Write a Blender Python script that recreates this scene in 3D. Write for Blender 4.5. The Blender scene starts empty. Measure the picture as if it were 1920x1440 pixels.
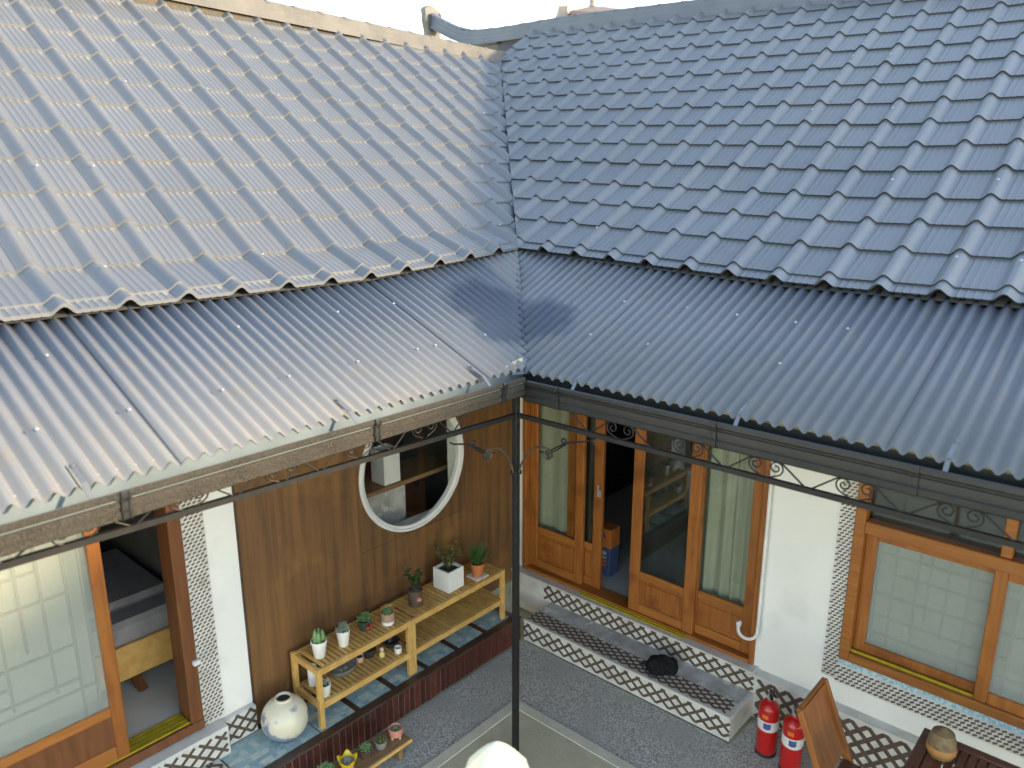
import bpy, bmesh, math, random
from math import radians, sin, cos, tan, pi, sqrt, atan2
from mathutils import Vector, Matrix
random.seed(7)
S = bpy.context.scene
COL = S.collection

# ------------------------------------------------------------------ camera
cd = bpy.data.cameras.new('camera'); cam = bpy.data.objects.new('camera', cd); COL.objects.link(cam)
cam.location = (2.571, -3.0, 3.5)
cam.rotation_euler = (radians(90 - 14.8), 0, radians(41.6))
cd.sensor_width = 36; cd.lens = 1450 / 1920 * 36
cd.clip_end = 500; cd.clip_start = .05
cd.dof.use_dof = True; cd.dof.focus_distance = 5.0; cd.dof.aperture_fstop = 1.8
S.camera = cam

# ------------------------------------------------------------------ world and sun
SUN = Vector((.765, .568, .304)).normalized()
w = bpy.data.worlds.new('World'); S.world = w; w.use_nodes = True
nt = w.node_tree; nt.nodes.clear()
sky = nt.nodes.new('ShaderNodeTexSky'); sky.sky_type = 'NISHITA'; sky.sun_disc = False
sky.sun_elevation = math.asin(SUN.z); sky.sun_rotation = atan2(SUN.x, SUN.y)
sky.air_density = 1.0; sky.dust_density = .3; sky.ozone_density = 1.0
bg = nt.nodes.new('ShaderNodeBackground'); bg.inputs['Strength'].default_value = .15
wo = nt.nodes.new('ShaderNodeOutputWorld')
nt.links.new(sky.outputs[0], bg.inputs[0]); nt.links.new(bg.outputs[0], wo.inputs[0])
sl = bpy.data.lights.new('sun', 'SUN'); sl.energy = 1.6; sl.angle = radians(2.5); sl.color = (1, .85, .64)
so = bpy.data.objects.new('sun', sl); COL.objects.link(so); so.rotation_euler = SUN.to_track_quat('Z', 'Y').to_euler()
so.location = (8, 5, 8)
S.view_settings.view_transform = 'Standard'; S.view_settings.look = 'None'
S.view_settings.gamma = 1; S.view_settings.use_curve_mapping = False
S.view_settings.exposure = 2.62
try:
    S.view_settings.use_white_balance = True
    S.view_settings.white_balance_temperature = 8400; S.view_settings.white_balance_tint = 13
except Exception: pass
try: S.cycles.use_denoising = True
except Exception: pass

# ------------------------------------------------------------------ mesh helpers
class MB:
    def __init__(s): s.v = []; s.f = []
    def add(s, vs, fs):
        n = len(s.v); s.v += [tuple(v) for v in vs]; s.f += [tuple(i + n for i in f) for f in fs]; return s
    def box(s, x0, x1, y0, y1, z0, z1):
        if x0 > x1: x0, x1 = x1, x0
        if y0 > y1: y0, y1 = y1, y0
        if z0 > z1: z0, z1 = z1, z0
        return s.add([(x0,y0,z0),(x1,y0,z0),(x1,y1,z0),(x0,y1,z0),(x0,y0,z1),(x1,y0,z1),(x1,y1,z1),(x0,y1,z1)],
                     [(0,3,2,1),(4,5,6,7),(0,1,5,4),(1,2,6,5),(2,3,7,6),(3,0,4,7)])
    def bar(s, a, b, wd, ht, up=(0,0,1)):
        a = Vector(a); b = Vector(b); d = (b - a).normalized(); u = Vector(up)
        if abs(d.dot(u)) > .95: u = Vector((1,0,0))
        r = d.cross(u).normalized(); u = r.cross(d)
        vs = []
        for p in (a, b):
            for q, t in ((-1,-1),(1,-1),(1,1),(-1,1)): vs.append(p + r*q*wd/2 + u*t*ht/2)
        return s.add(vs, [(0,1,2,3),(7,6,5,4),(0,4,5,1),(1,5,6,2),(2,6,7,3),(3,7,4,0)])
    def tube(s, pts, r, n=8, cap=True):
        pts = [Vector(p) for p in pts]; m = len(pts)
        rr = r if isinstance(r, (list, tuple)) else [r]*m
        t0 = (pts[1]-pts[0]).normalized(); up = Vector((0,0,1)) if abs(t0.z) < .9 else Vector((1,0,0))
        rt = t0.cross(up).normalized(); base = len(s.v)
        for i, p in enumerate(pts):
            t = (pts[min(i+1,m-1)] - pts[max(i-1,0)]).normalized()
            rt = (rt - t*rt.dot(t)).normalized(); u = rt.cross(t)
            for k in range(n):
                a = 2*pi*k/n; s.v.append(tuple(p + rt*cos(a)*rr[i] + u*sin(a)*rr[i]))
        for i in range(m-1):
            for k in range(n):
                k2 = (k+1) % n
                s.f.append((base+i*n+k, base+i*n+k2, base+(i+1)*n+k2, base+(i+1)*n+k))
        if cap:
            s.f.append(tuple(base+k for k in range(n))[::-1]); s.f.append(tuple(base+(m-1)*n+k for k in range(n)))
        return s
    def lathe(s, prof, c=(0,0,0), n=24, sx=1, sy=1, close=True):
        base = len(s.v); c = Vector(c); m = len(prof)
        for r, z in prof:
            for k in range(n):
                a = 2*pi*k/n; s.v.append((c.x + r*cos(a)*sx, c.y + r*sin(a)*sy, c.z + z))
        for i in range(m-1):
            for k in range(n):
                k2 = (k+1) % n; s.f.append((base+i*n+k, base+i*n+k2, base+(i+1)*n+k2, base+(i+1)*n+k))
        if close:
            s.f.append(tuple(base+k for k in range(n))[::-1]); s.f.append(tuple(base+(m-1)*n+k for k in range(n)))
        return s
    def leaf(s, b, d, ln, wd, th, bend=0):
        b = Vector(b); d = Vector(d).normalized(); up = Vector((0,0,1)) if abs(d.z) < .95 else Vector((1,0,0))
        r = d.cross(up).normalized(); u = r.cross(d)
        mid = b + d*ln*.5 + u*bend*ln
        tip = b + d*ln - Vector((0,0,1))*bend*ln*.5
        return s.add([b, mid + r*wd/2, mid + u*th/2, mid - r*wd/2, mid - u*th/2, tip],
                     [(0,1,2),(0,2,3),(0,3,4),(0,4,1),(5,2,1),(5,3,2),(5,4,3),(5,1,4)])
    def extrude(s, prof, axis, a, b, mitre_a=None, mitre_b=None):
        # prof: list of (o, z); axis 'y': point = (o, t, z); axis 'x': point = (t, o, z)
        base = len(s.v); n = len(prof)
        for e, m in ((a, mitre_a), (b, mitre_b)):
            for o, z in prof:
                t = e if m is None else m(o)
                s.v.append((o, t, z) if axis == 'y' else (t, o, z))
        for i in range(n-1): s.f.append((base+i, base+i+1, base+n+i+1, base+n+i))
        return s
    def mesh(s, name, smooth=False):
        me = bpy.data.meshes.new(name); me.from_pydata(s.v, [], s.f); me.update()
        if smooth: me.shade_smooth()
        return me

def set_parent(o, parent, world):
    o.parent = parent
    if world:
        p = parent
        L = Vector((0,0,0))
        if p.type == 'EMPTY': L = p.location
        o.matrix_parent_inverse = Matrix.Translation(-Vector(L))

def obj(name, mb, mat, parent=None, world=True, smooth=False, bevel=0, recalc=False, solid=0):
    me = mb if isinstance(mb, bpy.types.Mesh) else mb.mesh(name, smooth)
    if recalc:
        bm = bmesh.new(); bm.from_mesh(me); bmesh.ops.recalc_face_normals(bm, faces=bm.faces); bm.to_mesh(me); bm.free()
    if smooth and not isinstance(mb, bpy.types.Mesh):
        try: me.set_sharp_from_angle(angle=radians(42))
        except Exception: pass
    if mat is not None and not me.materials: me.materials.append(M[mat] if isinstance(mat, str) else mat)
    o = bpy.data.objects.new(name, me); COL.objects.link(o)
    if parent is not None: set_parent(o, parent, world)
    if solid:
        m = o.modifiers.new('solid', 'SOLIDIFY'); m.thickness = solid; m.offset = -1
    if bevel:
        m = o.modifiers.new('bevel', 'BEVEL'); m.width = bevel; m.segments = 1; m.limit_method = 'ANGLE'; m.angle_limit = radians(40)
    return o

def thing(name, label, cat, loc=(0,0,0), group=None, rz=0):
    e = bpy.data.objects.new(name, None); COL.objects.link(e); e.location = loc; e.rotation_euler = (0,0,rz)
    e.empty_display_size = .1
    e['label'] = label; e['category'] = cat
    if group: e['group'] = group
    return e
def tag(o, label, cat, group=None):
    o['label'] = label; o['category'] = cat
    if group: o['group'] = group
    return o

# ------------------------------------------------------------------ materials
M = {}
def mat(name, c1, c2=None, rough=.6, scale=8, stretch=(1,1,1), detail=5, lo=.35, hi=.65, bump=0, bscale=None, spec=.5,
        metal=0, c3=None, s3=60, t3=(.55,.62), vary=0, coat=0, trans=0):
    m = bpy.data.materials.new(name); m.use_nodes = True; M[name] = m
    n = m.node_tree.nodes; l = m.node_tree.links
    b = n['Principled BSDF']; b.inputs['Roughness'].default_value = rough; b.inputs['Metallic'].default_value = metal
    b.inputs['Specular IOR Level'].default_value = spec
    if coat: b.inputs['Coat Weight'].default_value = coat; b.inputs['Coat Roughness'].default_value = .12
    if c2 is None: c2 = tuple(x*.8 for x in c1)
    g = n.new('ShaderNodeNewGeometry'); mp = n.new('ShaderNodeMapping'); mp.inputs['Scale'].default_value = stretch
    l.new(g.outputs['Position'], mp.inputs[0])
    nz = n.new('ShaderNodeTexNoise'); nz.inputs['Scale'].default_value = scale; nz.inputs['Detail'].default_value = detail
    l.new(mp.outputs[0], nz.inputs[0])
    r = n.new('ShaderNodeValToRGB'); r.color_ramp.elements[0].position = lo; r.color_ramp.elements[1].position = hi
    r.color_ramp.elements[0].color = (*c1, 1); r.color_ramp.elements[1].color = (*c2, 1)
    l.new(nz.outputs['Fac'], r.inputs[0]); out = r.outputs[0]
    if c3 is not None:
        n3 = n.new('ShaderNodeTexNoise'); n3.inputs['Scale'].default_value = s3; n3.inputs['Detail'].default_value = 3
        l.new(g.outputs['Position'], n3.inputs[0])
        r3 = n.new('ShaderNodeValToRGB'); r3.color_ramp.elements[0].position = t3[0]; r3.color_ramp.elements[1].position = t3[1]
        l.new(n3.outputs['Fac'], r3.inputs[0])
        mx = n.new('ShaderNodeMix'); mx.data_type = 'RGBA'; l.new(r3.outputs[0], mx.inputs[0]); l.new(out, mx.inputs[6])
        mx.inputs[7].default_value = (*c3, 1); out = mx.outputs[2]
    if vary:
        oi = n.new('ShaderNodeObjectInfo'); mr = n.new('ShaderNodeMapRange'); mr.inputs[3].default_value = 1-vary; mr.inputs[4].default_value = 1+vary
        l.new(oi.outputs['Random'], mr.inputs[0])
        hs = n.new('ShaderNodeHueSaturation'); l.new(mr.outputs[0], hs.inputs['Value']); l.new(out, hs.inputs['Color']); out = hs.outputs[0]
    l.new(out, b.inputs['Base Color'])
    if bump:
        bn = n.new('ShaderNodeTexNoise'); bn.inputs['Scale'].default_value = bscale or scale*4; bn.inputs['Detail'].default_value = 4
        l.new(mp.outputs[0], bn.inputs[0])
        bp = n.new('ShaderNodeBump'); bp.inputs['Strength'].default_value = bump; bp.inputs['Distance'].default_value = .01
        l.new(bn.outputs['Fac'], bp.inputs['Height']); l.new(bp.outputs[0], b.inputs['Normal'])
    return m
def glass(name, tint=(1,1,1), rough=.02, fac=.06, ior=1.5):
    m = bpy.data.materials.new(name); m.use_nodes = True; M[name] = m
    n = m.node_tree.nodes; l = m.node_tree.links; n.clear()
    o = n.new('ShaderNodeOutputMaterial'); t = n.new('ShaderNodeBsdfTransparent'); t.inputs[0].default_value = (*tint, 1)
    g = n.new('ShaderNodeBsdfGlossy'); g.inputs['Roughness'].default_value = rough
    fr = n.new('ShaderNodeFresnel'); fr.inputs[0].default_value = ior
    ad = n.new('ShaderNodeMath'); ad.operation = 'ADD'; ad.inputs[1].default_value = fac; l.new(fr.outputs[0], ad.inputs[0])
    ge = n.new('ShaderNodeNewGeometry'); iv = n.new('ShaderNodeMath'); iv.operation = 'SUBTRACT'; iv.inputs[0].default_value = 1; l.new(ge.outputs['Backfacing'], iv.inputs[1])
    ml = n.new('ShaderNodeMath'); ml.operation = 'MULTIPLY'; l.new(ad.outputs[0], ml.inputs[0]); l.new(iv.outputs[0], ml.inputs[1]); ad = ml
    mx = n.new('ShaderNodeMixShader'); l.new(ad.outputs[0], mx.inputs[0]); l.new(t.outputs[0], mx.inputs[1]); l.new(g.outputs[0], mx.inputs[2])
    l.new(mx.outputs[0], o.inputs[0]); return m

mat('roof_paint', (.130,.148,.170), (.150,.164,.182), rough=.38, spec=.5, metal=.3, scale=1.7, detail=6, lo=.3, hi=.7, c3=(.155,.15,.14), s3=9, t3=(.55,.9), vary=.035, bump=.04, bscale=40)
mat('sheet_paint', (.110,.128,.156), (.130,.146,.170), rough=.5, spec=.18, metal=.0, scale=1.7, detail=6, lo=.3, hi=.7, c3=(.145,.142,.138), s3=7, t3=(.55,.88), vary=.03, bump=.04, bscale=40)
def darken_patches(m, blobs):
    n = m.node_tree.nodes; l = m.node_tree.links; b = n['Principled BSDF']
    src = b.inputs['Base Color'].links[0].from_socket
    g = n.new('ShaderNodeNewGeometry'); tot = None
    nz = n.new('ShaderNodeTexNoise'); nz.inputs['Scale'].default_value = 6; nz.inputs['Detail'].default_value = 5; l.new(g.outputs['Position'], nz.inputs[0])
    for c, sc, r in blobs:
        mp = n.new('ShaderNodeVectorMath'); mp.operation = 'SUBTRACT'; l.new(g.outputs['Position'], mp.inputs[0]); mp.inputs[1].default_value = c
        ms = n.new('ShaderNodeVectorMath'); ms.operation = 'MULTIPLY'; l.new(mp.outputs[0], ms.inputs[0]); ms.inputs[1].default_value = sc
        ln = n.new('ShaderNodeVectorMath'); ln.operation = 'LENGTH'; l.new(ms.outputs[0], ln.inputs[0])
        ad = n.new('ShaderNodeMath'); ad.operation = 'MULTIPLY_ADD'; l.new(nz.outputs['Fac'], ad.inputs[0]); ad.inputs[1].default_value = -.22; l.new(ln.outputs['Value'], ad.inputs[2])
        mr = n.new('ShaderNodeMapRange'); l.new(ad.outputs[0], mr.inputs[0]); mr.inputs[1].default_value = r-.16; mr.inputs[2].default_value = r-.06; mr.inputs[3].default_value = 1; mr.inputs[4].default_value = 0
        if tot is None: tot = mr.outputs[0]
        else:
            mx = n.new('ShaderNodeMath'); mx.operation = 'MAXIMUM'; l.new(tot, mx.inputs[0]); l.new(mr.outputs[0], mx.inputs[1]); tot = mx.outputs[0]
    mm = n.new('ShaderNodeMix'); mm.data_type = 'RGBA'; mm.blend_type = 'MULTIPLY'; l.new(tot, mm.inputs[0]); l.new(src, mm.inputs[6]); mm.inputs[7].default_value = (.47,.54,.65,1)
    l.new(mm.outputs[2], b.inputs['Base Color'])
# darker bluish patches multiplied into the sheet colour beside the valley
darken_patches(M['sheet_paint'], [((-.60,.36,2.76),(1.15,1,.3),.26), ((-.40,.24,2.68),(1.3,1.2,.3),.22), ((-.30,.47,2.70),(1,1.2,.3),.22)])
mat('ridge_paint', (.115,.118,.12), (.15,.15,.148), rough=.75, spec=.18, scale=5, c3=(.165,.155,.14), s3=22, t3=(.5,.8), bump=.05, bscale=40)
mat('ridge_blue', (.062,.083,.122), (.078,.10,.138), rough=.6, scale=4, bump=.05, bscale=40)
mat('roof_under', (.05,.05,.05), rough=.8)
mat('foam_strip', (.12,.10,.07), (.07,.055,.04), rough=.9, scale=90, bump=.5)
mat('gutter_dark', (.013,.015,.016), (.018,.02,.021), rough=.42, scale=6, c3=(.03,.03,.029), s3=140, t3=(.55,.7), bump=.06, bscale=120)
mat('gutter_dusty', (.021,.0205,.020), (.036,.034,.032), rough=.85, spec=.15, scale=7, c3=(.066,.059,.048), s3=240, t3=(.44,.56), bump=.35, bscale=380)
mat('gutter_inside', (.16,.215,.25), (.13,.175,.205), rough=.7, spec=.15, scale=6)
mat('fascia', (.55,.50,.38), (.30,.25,.17), rough=.8, scale=14, bump=.2)
mat('zinc', (.55,.58,.62), (.45,.48,.52), rough=.3, metal=.6, scale=30)
mat('iron', (.009,.010,.011), (.014,.014,.015), rough=.5, scale=20, c3=(.03,.025,.02), s3=45, t3=(.6,.75), spec=.35)
mat('iron_sunlit', (.10,.075,.045), (.05,.04,.03), rough=.5, scale=25)  # golden sunlit tone painted into the iron colour, for the big corner scrolls
mat('plaster', (.74,.75,.74), (.78,.785,.77), rough=.9, scale=2.2, bump=.12, bscale=60, c3=(.66,.66,.635), s3=3.5, t3=(.56,.80))
mat('door_wood', (.25,.076,.017), (.335,.115,.025), rough=.45, scale=3, stretch=(14,14,1.2), vary=.08, bump=.08, bscale=10, c3=(.18,.052,.011), s3=5, t3=(.55,.75))
mat('door_wood_dark', (.125,.042,.014), (.17,.06,.02), rough=.5, scale=3, stretch=(14,14,1.2), bump=.08, bscale=10)
mat('rail_wood', (.285,.092,.021), (.36,.132,.030), rough=.45, scale=3, stretch=(1.5,1.5,16), vary=.08, bump=.08, bscale=10)
mat('cladding', (.098,.047,.021), (.19,.088,.031), rough=.6, scale=1.9, stretch=(9,9,.55), detail=10, lo=.33, hi=.67, c3=(.25,.115,.034), s3=4.0, t3=(.56,.86), vary=.12, bump=.3, bscale=8)
mat('pine', (.56,.31,.095), (.66,.40,.14), rough=.5, scale=4, stretch=(4,4,4), vary=.08, bump=.05)
mat('bench_wood', (.20,.115,.06), (.28,.17,.08), rough=.6, scale=6, stretch=(8,1,8), vary=.08)
mat('track_yellow', (.40,.30,.02), (.30,.22,.02), rough=.4, scale=20)
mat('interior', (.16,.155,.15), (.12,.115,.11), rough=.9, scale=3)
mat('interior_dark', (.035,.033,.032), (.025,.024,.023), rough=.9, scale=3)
mat('linoleum', (.55,.55,.52), (.48,.48,.46), rough=.35, scale=3)
mat('curtain', (.30,.325,.25), (.36,.38,.30), rough=.9, scale=4, stretch=(6,6,.6))
mat('paper_white', (.60,.61,.56), (.55,.56,.515), rough=.9, scale=20)
mat('paper', (.42,.435,.40), (.385,.40,.365), rough=.9, scale=20)
mat('lattice_wood', (.345,.35,.315), (.31,.315,.285), rough=.7, scale=15)
mat('white_tile', (.66,.655,.63), (.55,.545,.52), rough=.35, scale=9, c3=(.42,.40,.37), s3=6, t3=(.55,.8))
mat('brown_tile', (.085,.06,.048), (.12,.085,.065), rough=.4, scale=25)
mat('dot_tile', (.10,.072,.062), (.14,.10,.085), rough=.4, scale=25)
mat('granite', (.62,.61,.60), (.46,.455,.445), rough=.5, scale=160, detail=3, c3=(.62,.61,.60), s3=8, t3=(.5,.7), bump=.05)
mat('terrazzo', (.32,.325,.325), (.52,.53,.53), rough=.6, scale=9, detail=8, c3=(.66,.68,.68), s3=11, t3=(.55,.68), bump=.15)
mat('ledge_brown', (.055,.033,.025), (.085,.05,.036), rough=.35, scale=12)
mat('riser_red', (.062,.014,.010), (.095,.024,.016), rough=.28, scale=18, vary=.3, spec=.5)
mat('grout', (.27,.20,.17), (.20,.15,.12), rough=.9, scale=30)
mat('concrete', (.41,.375,.27), (.50,.455,.335), rough=.9, scale=2.4, detail=9, bump=.25, bscale=50, c3=(.35,.325,.23), s3=3.2, t3=(.48,.72))
mat('concrete_edge', (.58,.55,.45), (.50,.475,.39), rough=.9, scale=9, detail=8, bump=.2, bscale=60)
mat('pebble_wash', (.23,.225,.205), (.58,.57,.53), rough=.85, scale=95, detail=2, lo=.38, hi=.62, bump=.5, bscale=110, c3=(.36,.355,.33), s3=2.5, t3=(.4,.7))
mat('ceramic_white', (.80,.80,.79), (.76,.76,.75), rough=.35, scale=6)
mat('cube_white', (.76,.77,.78), (.72,.73,.745), rough=.5, scale=7)
mat('terracotta', (.52,.165,.05), (.44,.14,.05), rough=.7, scale=9)
mat('terracotta_pale', (.42,.27,.2), (.36,.22,.16), rough=.7, scale=9)
mat('soil', (.055,.04,.03), (.10,.075,.055), rough=1, scale=120, bump=.8)
mat('gravel_pale', (.38,.36,.33), (.22,.2,.18), rough=1, scale=160, bump=.8)
mat('succulent', (.115,.22,.085), (.16,.30,.12), rough=.45, scale=30)
mat('succulent_grey', (.24,.28,.22), (.30,.33,.26), rough=.6, scale=30)
mat('leaf_dark', (.05,.085,.03), (.085,.12,.04), rough=.5, scale=40)
mat('leaf_olive', (.11,.12,.035), (.19,.18,.05), rough=.5, scale=40)
mat('grass_green', (.035,.11,.025), (.055,.15,.035), rough=.5, scale=40)
mat('stem', (.09,.065,.04), rough=.8, scale=40)
mat('pot_brown', (.085,.055,.045), (.12,.08,.06), rough=.5, scale=14)
mat('pot_dark', (.02,.027,.03), (.035,.04,.042), rough=.35, scale=14)
mat('pot_teal', (.025,.06,.055), (.04,.08,.07), rough=.35, scale=14)
mat('pot_grey', (.27,.27,.27), (.22,.22,.225), rough=.6, scale=14)
mat('pot_blue_grey', (.15,.165,.185), (.2,.21,.22), rough=.5, scale=25)
mat('pink', (.62,.27,.21), (.56,.22,.17), rough=.5, scale=14)
mat('pink_pale', (.72,.47,.40), rough=.5, scale=14)
mat('red_paint', (.52,.012,.014), (.46,.010,.012), rough=.28, scale=4, coat=.3)
mat('red_accent', (.60,.05,.04), rough=.4)
mat('orange_mark', (.75,.18,.03), rough=.5)
mat('blue_mark', (.06,.10,.30), rough=.5)
mat('label_white', (.72,.74,.75), rough=.5)
mat('rubber', (.015,.015,.016), rough=.6)
mat('black_cloth', (.010,.011,.012), (.016,.017,.018), rough=.95, scale=40, bump=.6, bscale=120, spec=.15)
mat('yellow', (.72,.52,.03), (.62,.42,.02), rough=.4, scale=14)
mat('yellow_pale', (.66,.56,.20), rough=.5)
mat('orange_carton', (.70,.20,.05), (.62,.17,.04), rough=.7, scale=10)
mat('blue_carton', (.06,.11,.26), (.05,.09,.21), rough=.7, scale=10)
mat('mattress', (.22,.21,.225), (.29,.28,.295), rough=.9, scale=9, bump=.2)
mat('canvas', (.80,.76,.58), (.74,.70,.53), rough=.9, scale=5, bump=.15)
mat('chair_wood', (.27,.085,.022), (.36,.125,.032), rough=.4, scale=3, stretch=(3,10,1.5), vary=.06, bump=.05)
mat('table_wood', (.105,.032,.022), (.15,.05,.032), rough=.45, scale=4, stretch=(6,6,6), vary=.15)
mat('basket', (.13,.085,.045), (.22,.15,.08), rough=.7, scale=40)
mat('basket_band', (.42,.20,.06), (.36,.16,.05), rough=.6, scale=30)
mat('far_wall', (.24,.22,.215), rough=.9, scale=1)
mat('far_roof', (.17,.125,.115), (.14,.105,.10), rough=.9, scale=1.5)
mat('white_pvc', (.74,.75,.77), rough=.35, scale=5)
glass('glass', (.93,.95,.94), .015, .03)
glass('glass_dim', (.55,.60,.60), .03, .10)

def milky(name, base, col, f):
    m = M[base].copy(); m.name = name; M[name] = m
    n = m.node_tree.nodes; l = m.node_tree.links
    o = [q for q in n if q.type == 'OUTPUT_MATERIAL'][0]; src = o.inputs[0].links[0].from_socket
    d = n.new('ShaderNodeBsdfDiffuse'); d.inputs[0].default_value = (*col, 1)
    mx = n.new('ShaderNodeMixShader'); mx.inputs[0].default_value = f; l.new(src, mx.inputs[1]); l.new(d.outputs[0], mx.inputs[2]); l.new(mx.outputs[0], o.inputs[0])
milky('glass_milky', 'glass', (.42,.47,.45), .30)
def mosaic(name):
    m = bpy.data.materials.new(name); m.use_nodes = True; M[name] = m
    n = m.node_tree.nodes; l = m.node_tree.links; b = n['Principled BSDF']; b.inputs['Roughness'].default_value = .25
    g = n.new('ShaderNodeNewGeometry')
    v = n.new('ShaderNodeTexVoronoi'); v.distance = 'CHEBYCHEV'; v.inputs['Scale'].default_value = 23; v.inputs['Randomness'].default_value = .55
    l.new(g.outputs['Position'], v.inputs[0])
    sp = n.new('ShaderNodeSeparateColor'); l.new(v.outputs['Color'], sp.inputs[0])
    r = n.new('ShaderNodeValToRGB'); r.color_ramp.interpolation = 'CONSTANT'
    e = r.color_ramp.elements; e[0].position = 0; e[0].color = (.17,.40,.50,1); e[1].position = .3; e[1].color = (.62,.66,.56,1)
    for p, c in ((.5,(.27,.50,.56,1)),(.68,(.45,.60,.57,1)),(.84,(.13,.30,.42,1))):
        q = e.new(p); q.color = c
    l.new(sp.outputs[0], r.inputs[0])
    nz = n.new('ShaderNodeTexNoise'); nz.inputs['Scale'].default_value = 30; l.new(g.outputs['Position'], nz.inputs[0])
    mx = n.new('ShaderNodeMix'); mx.data_type = 'RGBA'; l.new(nz.outputs['Fac'], mx.inputs[0]); l.new(r.outputs[0], mx.inputs[6]); mx.inputs[7].default_value = (.40,.48,.45,1)
    l.new(mx.outputs[2], b.inputs['Base Color'])
mosaic('mosaic_blue')
mat('glass_mosaic', (.34,.55,.60), (.62,.78,.80), rough=.2, scale=60, detail=1, lo=.42, hi=.58)

def jar_paint():
    m = bpy.data.materials.new('jar_paint'); m.use_nodes = True; M['jar_paint'] = m
    n = m.node_tree.nodes; l = m.node_tree.links; b = n['Principled BSDF']; b.inputs['Roughness'].default_value = .3
    tc = n.new('ShaderNodeTexCoord'); nz = n.new('ShaderNodeTexNoise'); nz.inputs['Scale'].default_value = 11; nz.inputs['Detail'].default_value = 4
    l.new(tc.outputs['Object'], nz.inputs[0])
    sx = n.new('ShaderNodeSeparateXYZ'); l.new(tc.outputs['Object'], sx.inputs[0])
    mr = n.new('ShaderNodeMapRange'); mr.inputs[1].default_value = .02; mr.inputs[2].default_value = .24; mr.inputs[3].default_value = .13; mr.inputs[4].default_value = -.07
    l.new(sx.outputs[2], mr.inputs[0])
    ad = n.new('ShaderNodeMath'); l.new(nz.outputs['Fac'], ad.inputs[0]); l.new(mr.outputs[0], ad.inputs[1])
    r = n.new('ShaderNodeValToRGB'); e = r.color_ramp.elements; e[0].position = .53; e[0].color = (.66,.62,.50,1); e[1].position = .62; e[1].color = (.20,.25,.36,1)
    l.new(ad.outputs[0], r.inputs[0]); l.new(r.outputs[0], b.inputs['Base Color'])
jar_paint()

# ------------------------------------------------------------------ ground
def struct(o): o['kind'] = 'structure'; return o
struct(obj('ground', MB().add([(-80,-80,-.012),(80,-80,-.012),(80,80,-.012),(-80,80,-.012)], [(0,1,2,3)]), 'concrete'))
b = MB()
b.box(-.925, -.50, -6, 1.075, -.05, -.004); b.box(-.50, 9, .50, 1.075, -.05, -.004); b.box(.83, 9, 1.075, 1.41, -.05, -.004)
struct(obj('pebble_path', b, 'pebble_wash'))
b = MB()
b.box(-.50, -.42, -6, .50, -.05, .006); b.box(-.42, 9, .42, .50, -.05, .006)
struct(obj('slab_edging', b, 'concrete_edge', bevel=.004))
struct(obj('courtyard_slab', MB().box(-.42, 9, -9, .42, -.05, .002), 'concrete'))

# ------------------------------------------------------------------ the two wings
LW = thing('house_wing', 'sunlit left house wing with brown panelled wall, round window and grey metal tiled roof', 'house', (-2.5, 0, 0))
RW = thing('house_wing', 'shaded right house wing with wooden sliding doors and blue-grey metal tiled roof', 'house', (1.0, 3.0, 0))

TL27 = tan(radians(27.2)); TL31 = tan(radians(31.5)); TL35 = tan(radians(35.0))
def ZR(v, x):
    return 2.953 + TL27*(min(v,1.95)-1.10) + max(0, v-1.95)*TL31 + .04*min(max(.9-x,0),5)
def ZL(u, y):
    return 2.951 + .43*(min(u,1.345)-1.0) + max(0, u-1.345)*TL35 + .07*min(max(y+.2,0),1.3)*max(0, 1-(u-1)/1.5)
def PR(s, q):   # q: horizontal run from the eave
    return Vector((s, 1.10+q, ZR(1.10+q, s)))
def PL(s, q):
    return Vector((-1.0-q, s, ZL(1.0+q, s)))
VD = Vector((-1, 1.035, 0)).normalized(); VP = Vector((0, .05, 0))
VN = Vector((VD.y, -VD.x, 0))      # points towards +x +y: the right wing's side
if VN.y < 0: VN = -VN

W_T = .271; L_T = .288; STEP = .012
def tile_profile():
    p = []
    rw = .104
    for i in range(9):
        x = i/8; p.append((x*rw, .039*(.5-.5*cos(2*pi*x))**.8))
    for c in (.128, .164, .200, .236):
        p += [(c-.006, .0), (c, .0032), (c+.006, .0)]
    p.append((W_T, 0)); return p
TP = tile_profile()
def tile_mesh(length, name, lip=-.009):
    m = MB(); n = len(TP)
    for t, h in ((0, STEP), (length+.022, -.002)):
        for s, z in TP: m.v.append((s, t, z+h))
    for i in range(n-1): m.f.append((i, i+1, n+i+1, n+i))
    for s, z in TP: m.v.append((s, 0, z+STEP))
    for s, z in TP: m.v.append((s, lip, z-.004))
    for k in (2,):
        for i in range(n-1): m.f.append(((k+1)*n+i, (k+1)*n+i+1, k*n+i+1, k*n+i))
    me = m.mesh(name, True)
    try: me.set_sharp_from_angle(angle=radians(50))
    except Exception: pass
    me.materials.append(M['roof_paint']); return me
def clip_mesh(me, Mx, planes, name):
    bm = bmesh.new(); bm.from_mesh(me); bm.transform(Mx)
    for co, no in planes:
        bmesh.ops.bisect_plane(bm, geom=bm.verts[:]+bm.edges[:]+bm.faces[:], plane_co=co, plane_no=no, clear_outer=True)
    if not bm.faces: bm.free(); return None
    out = bpy.data.meshes.new(name); bm.to_mesh(out); bm.free()
    out.materials.append(M['roof_paint']); return out

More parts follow.
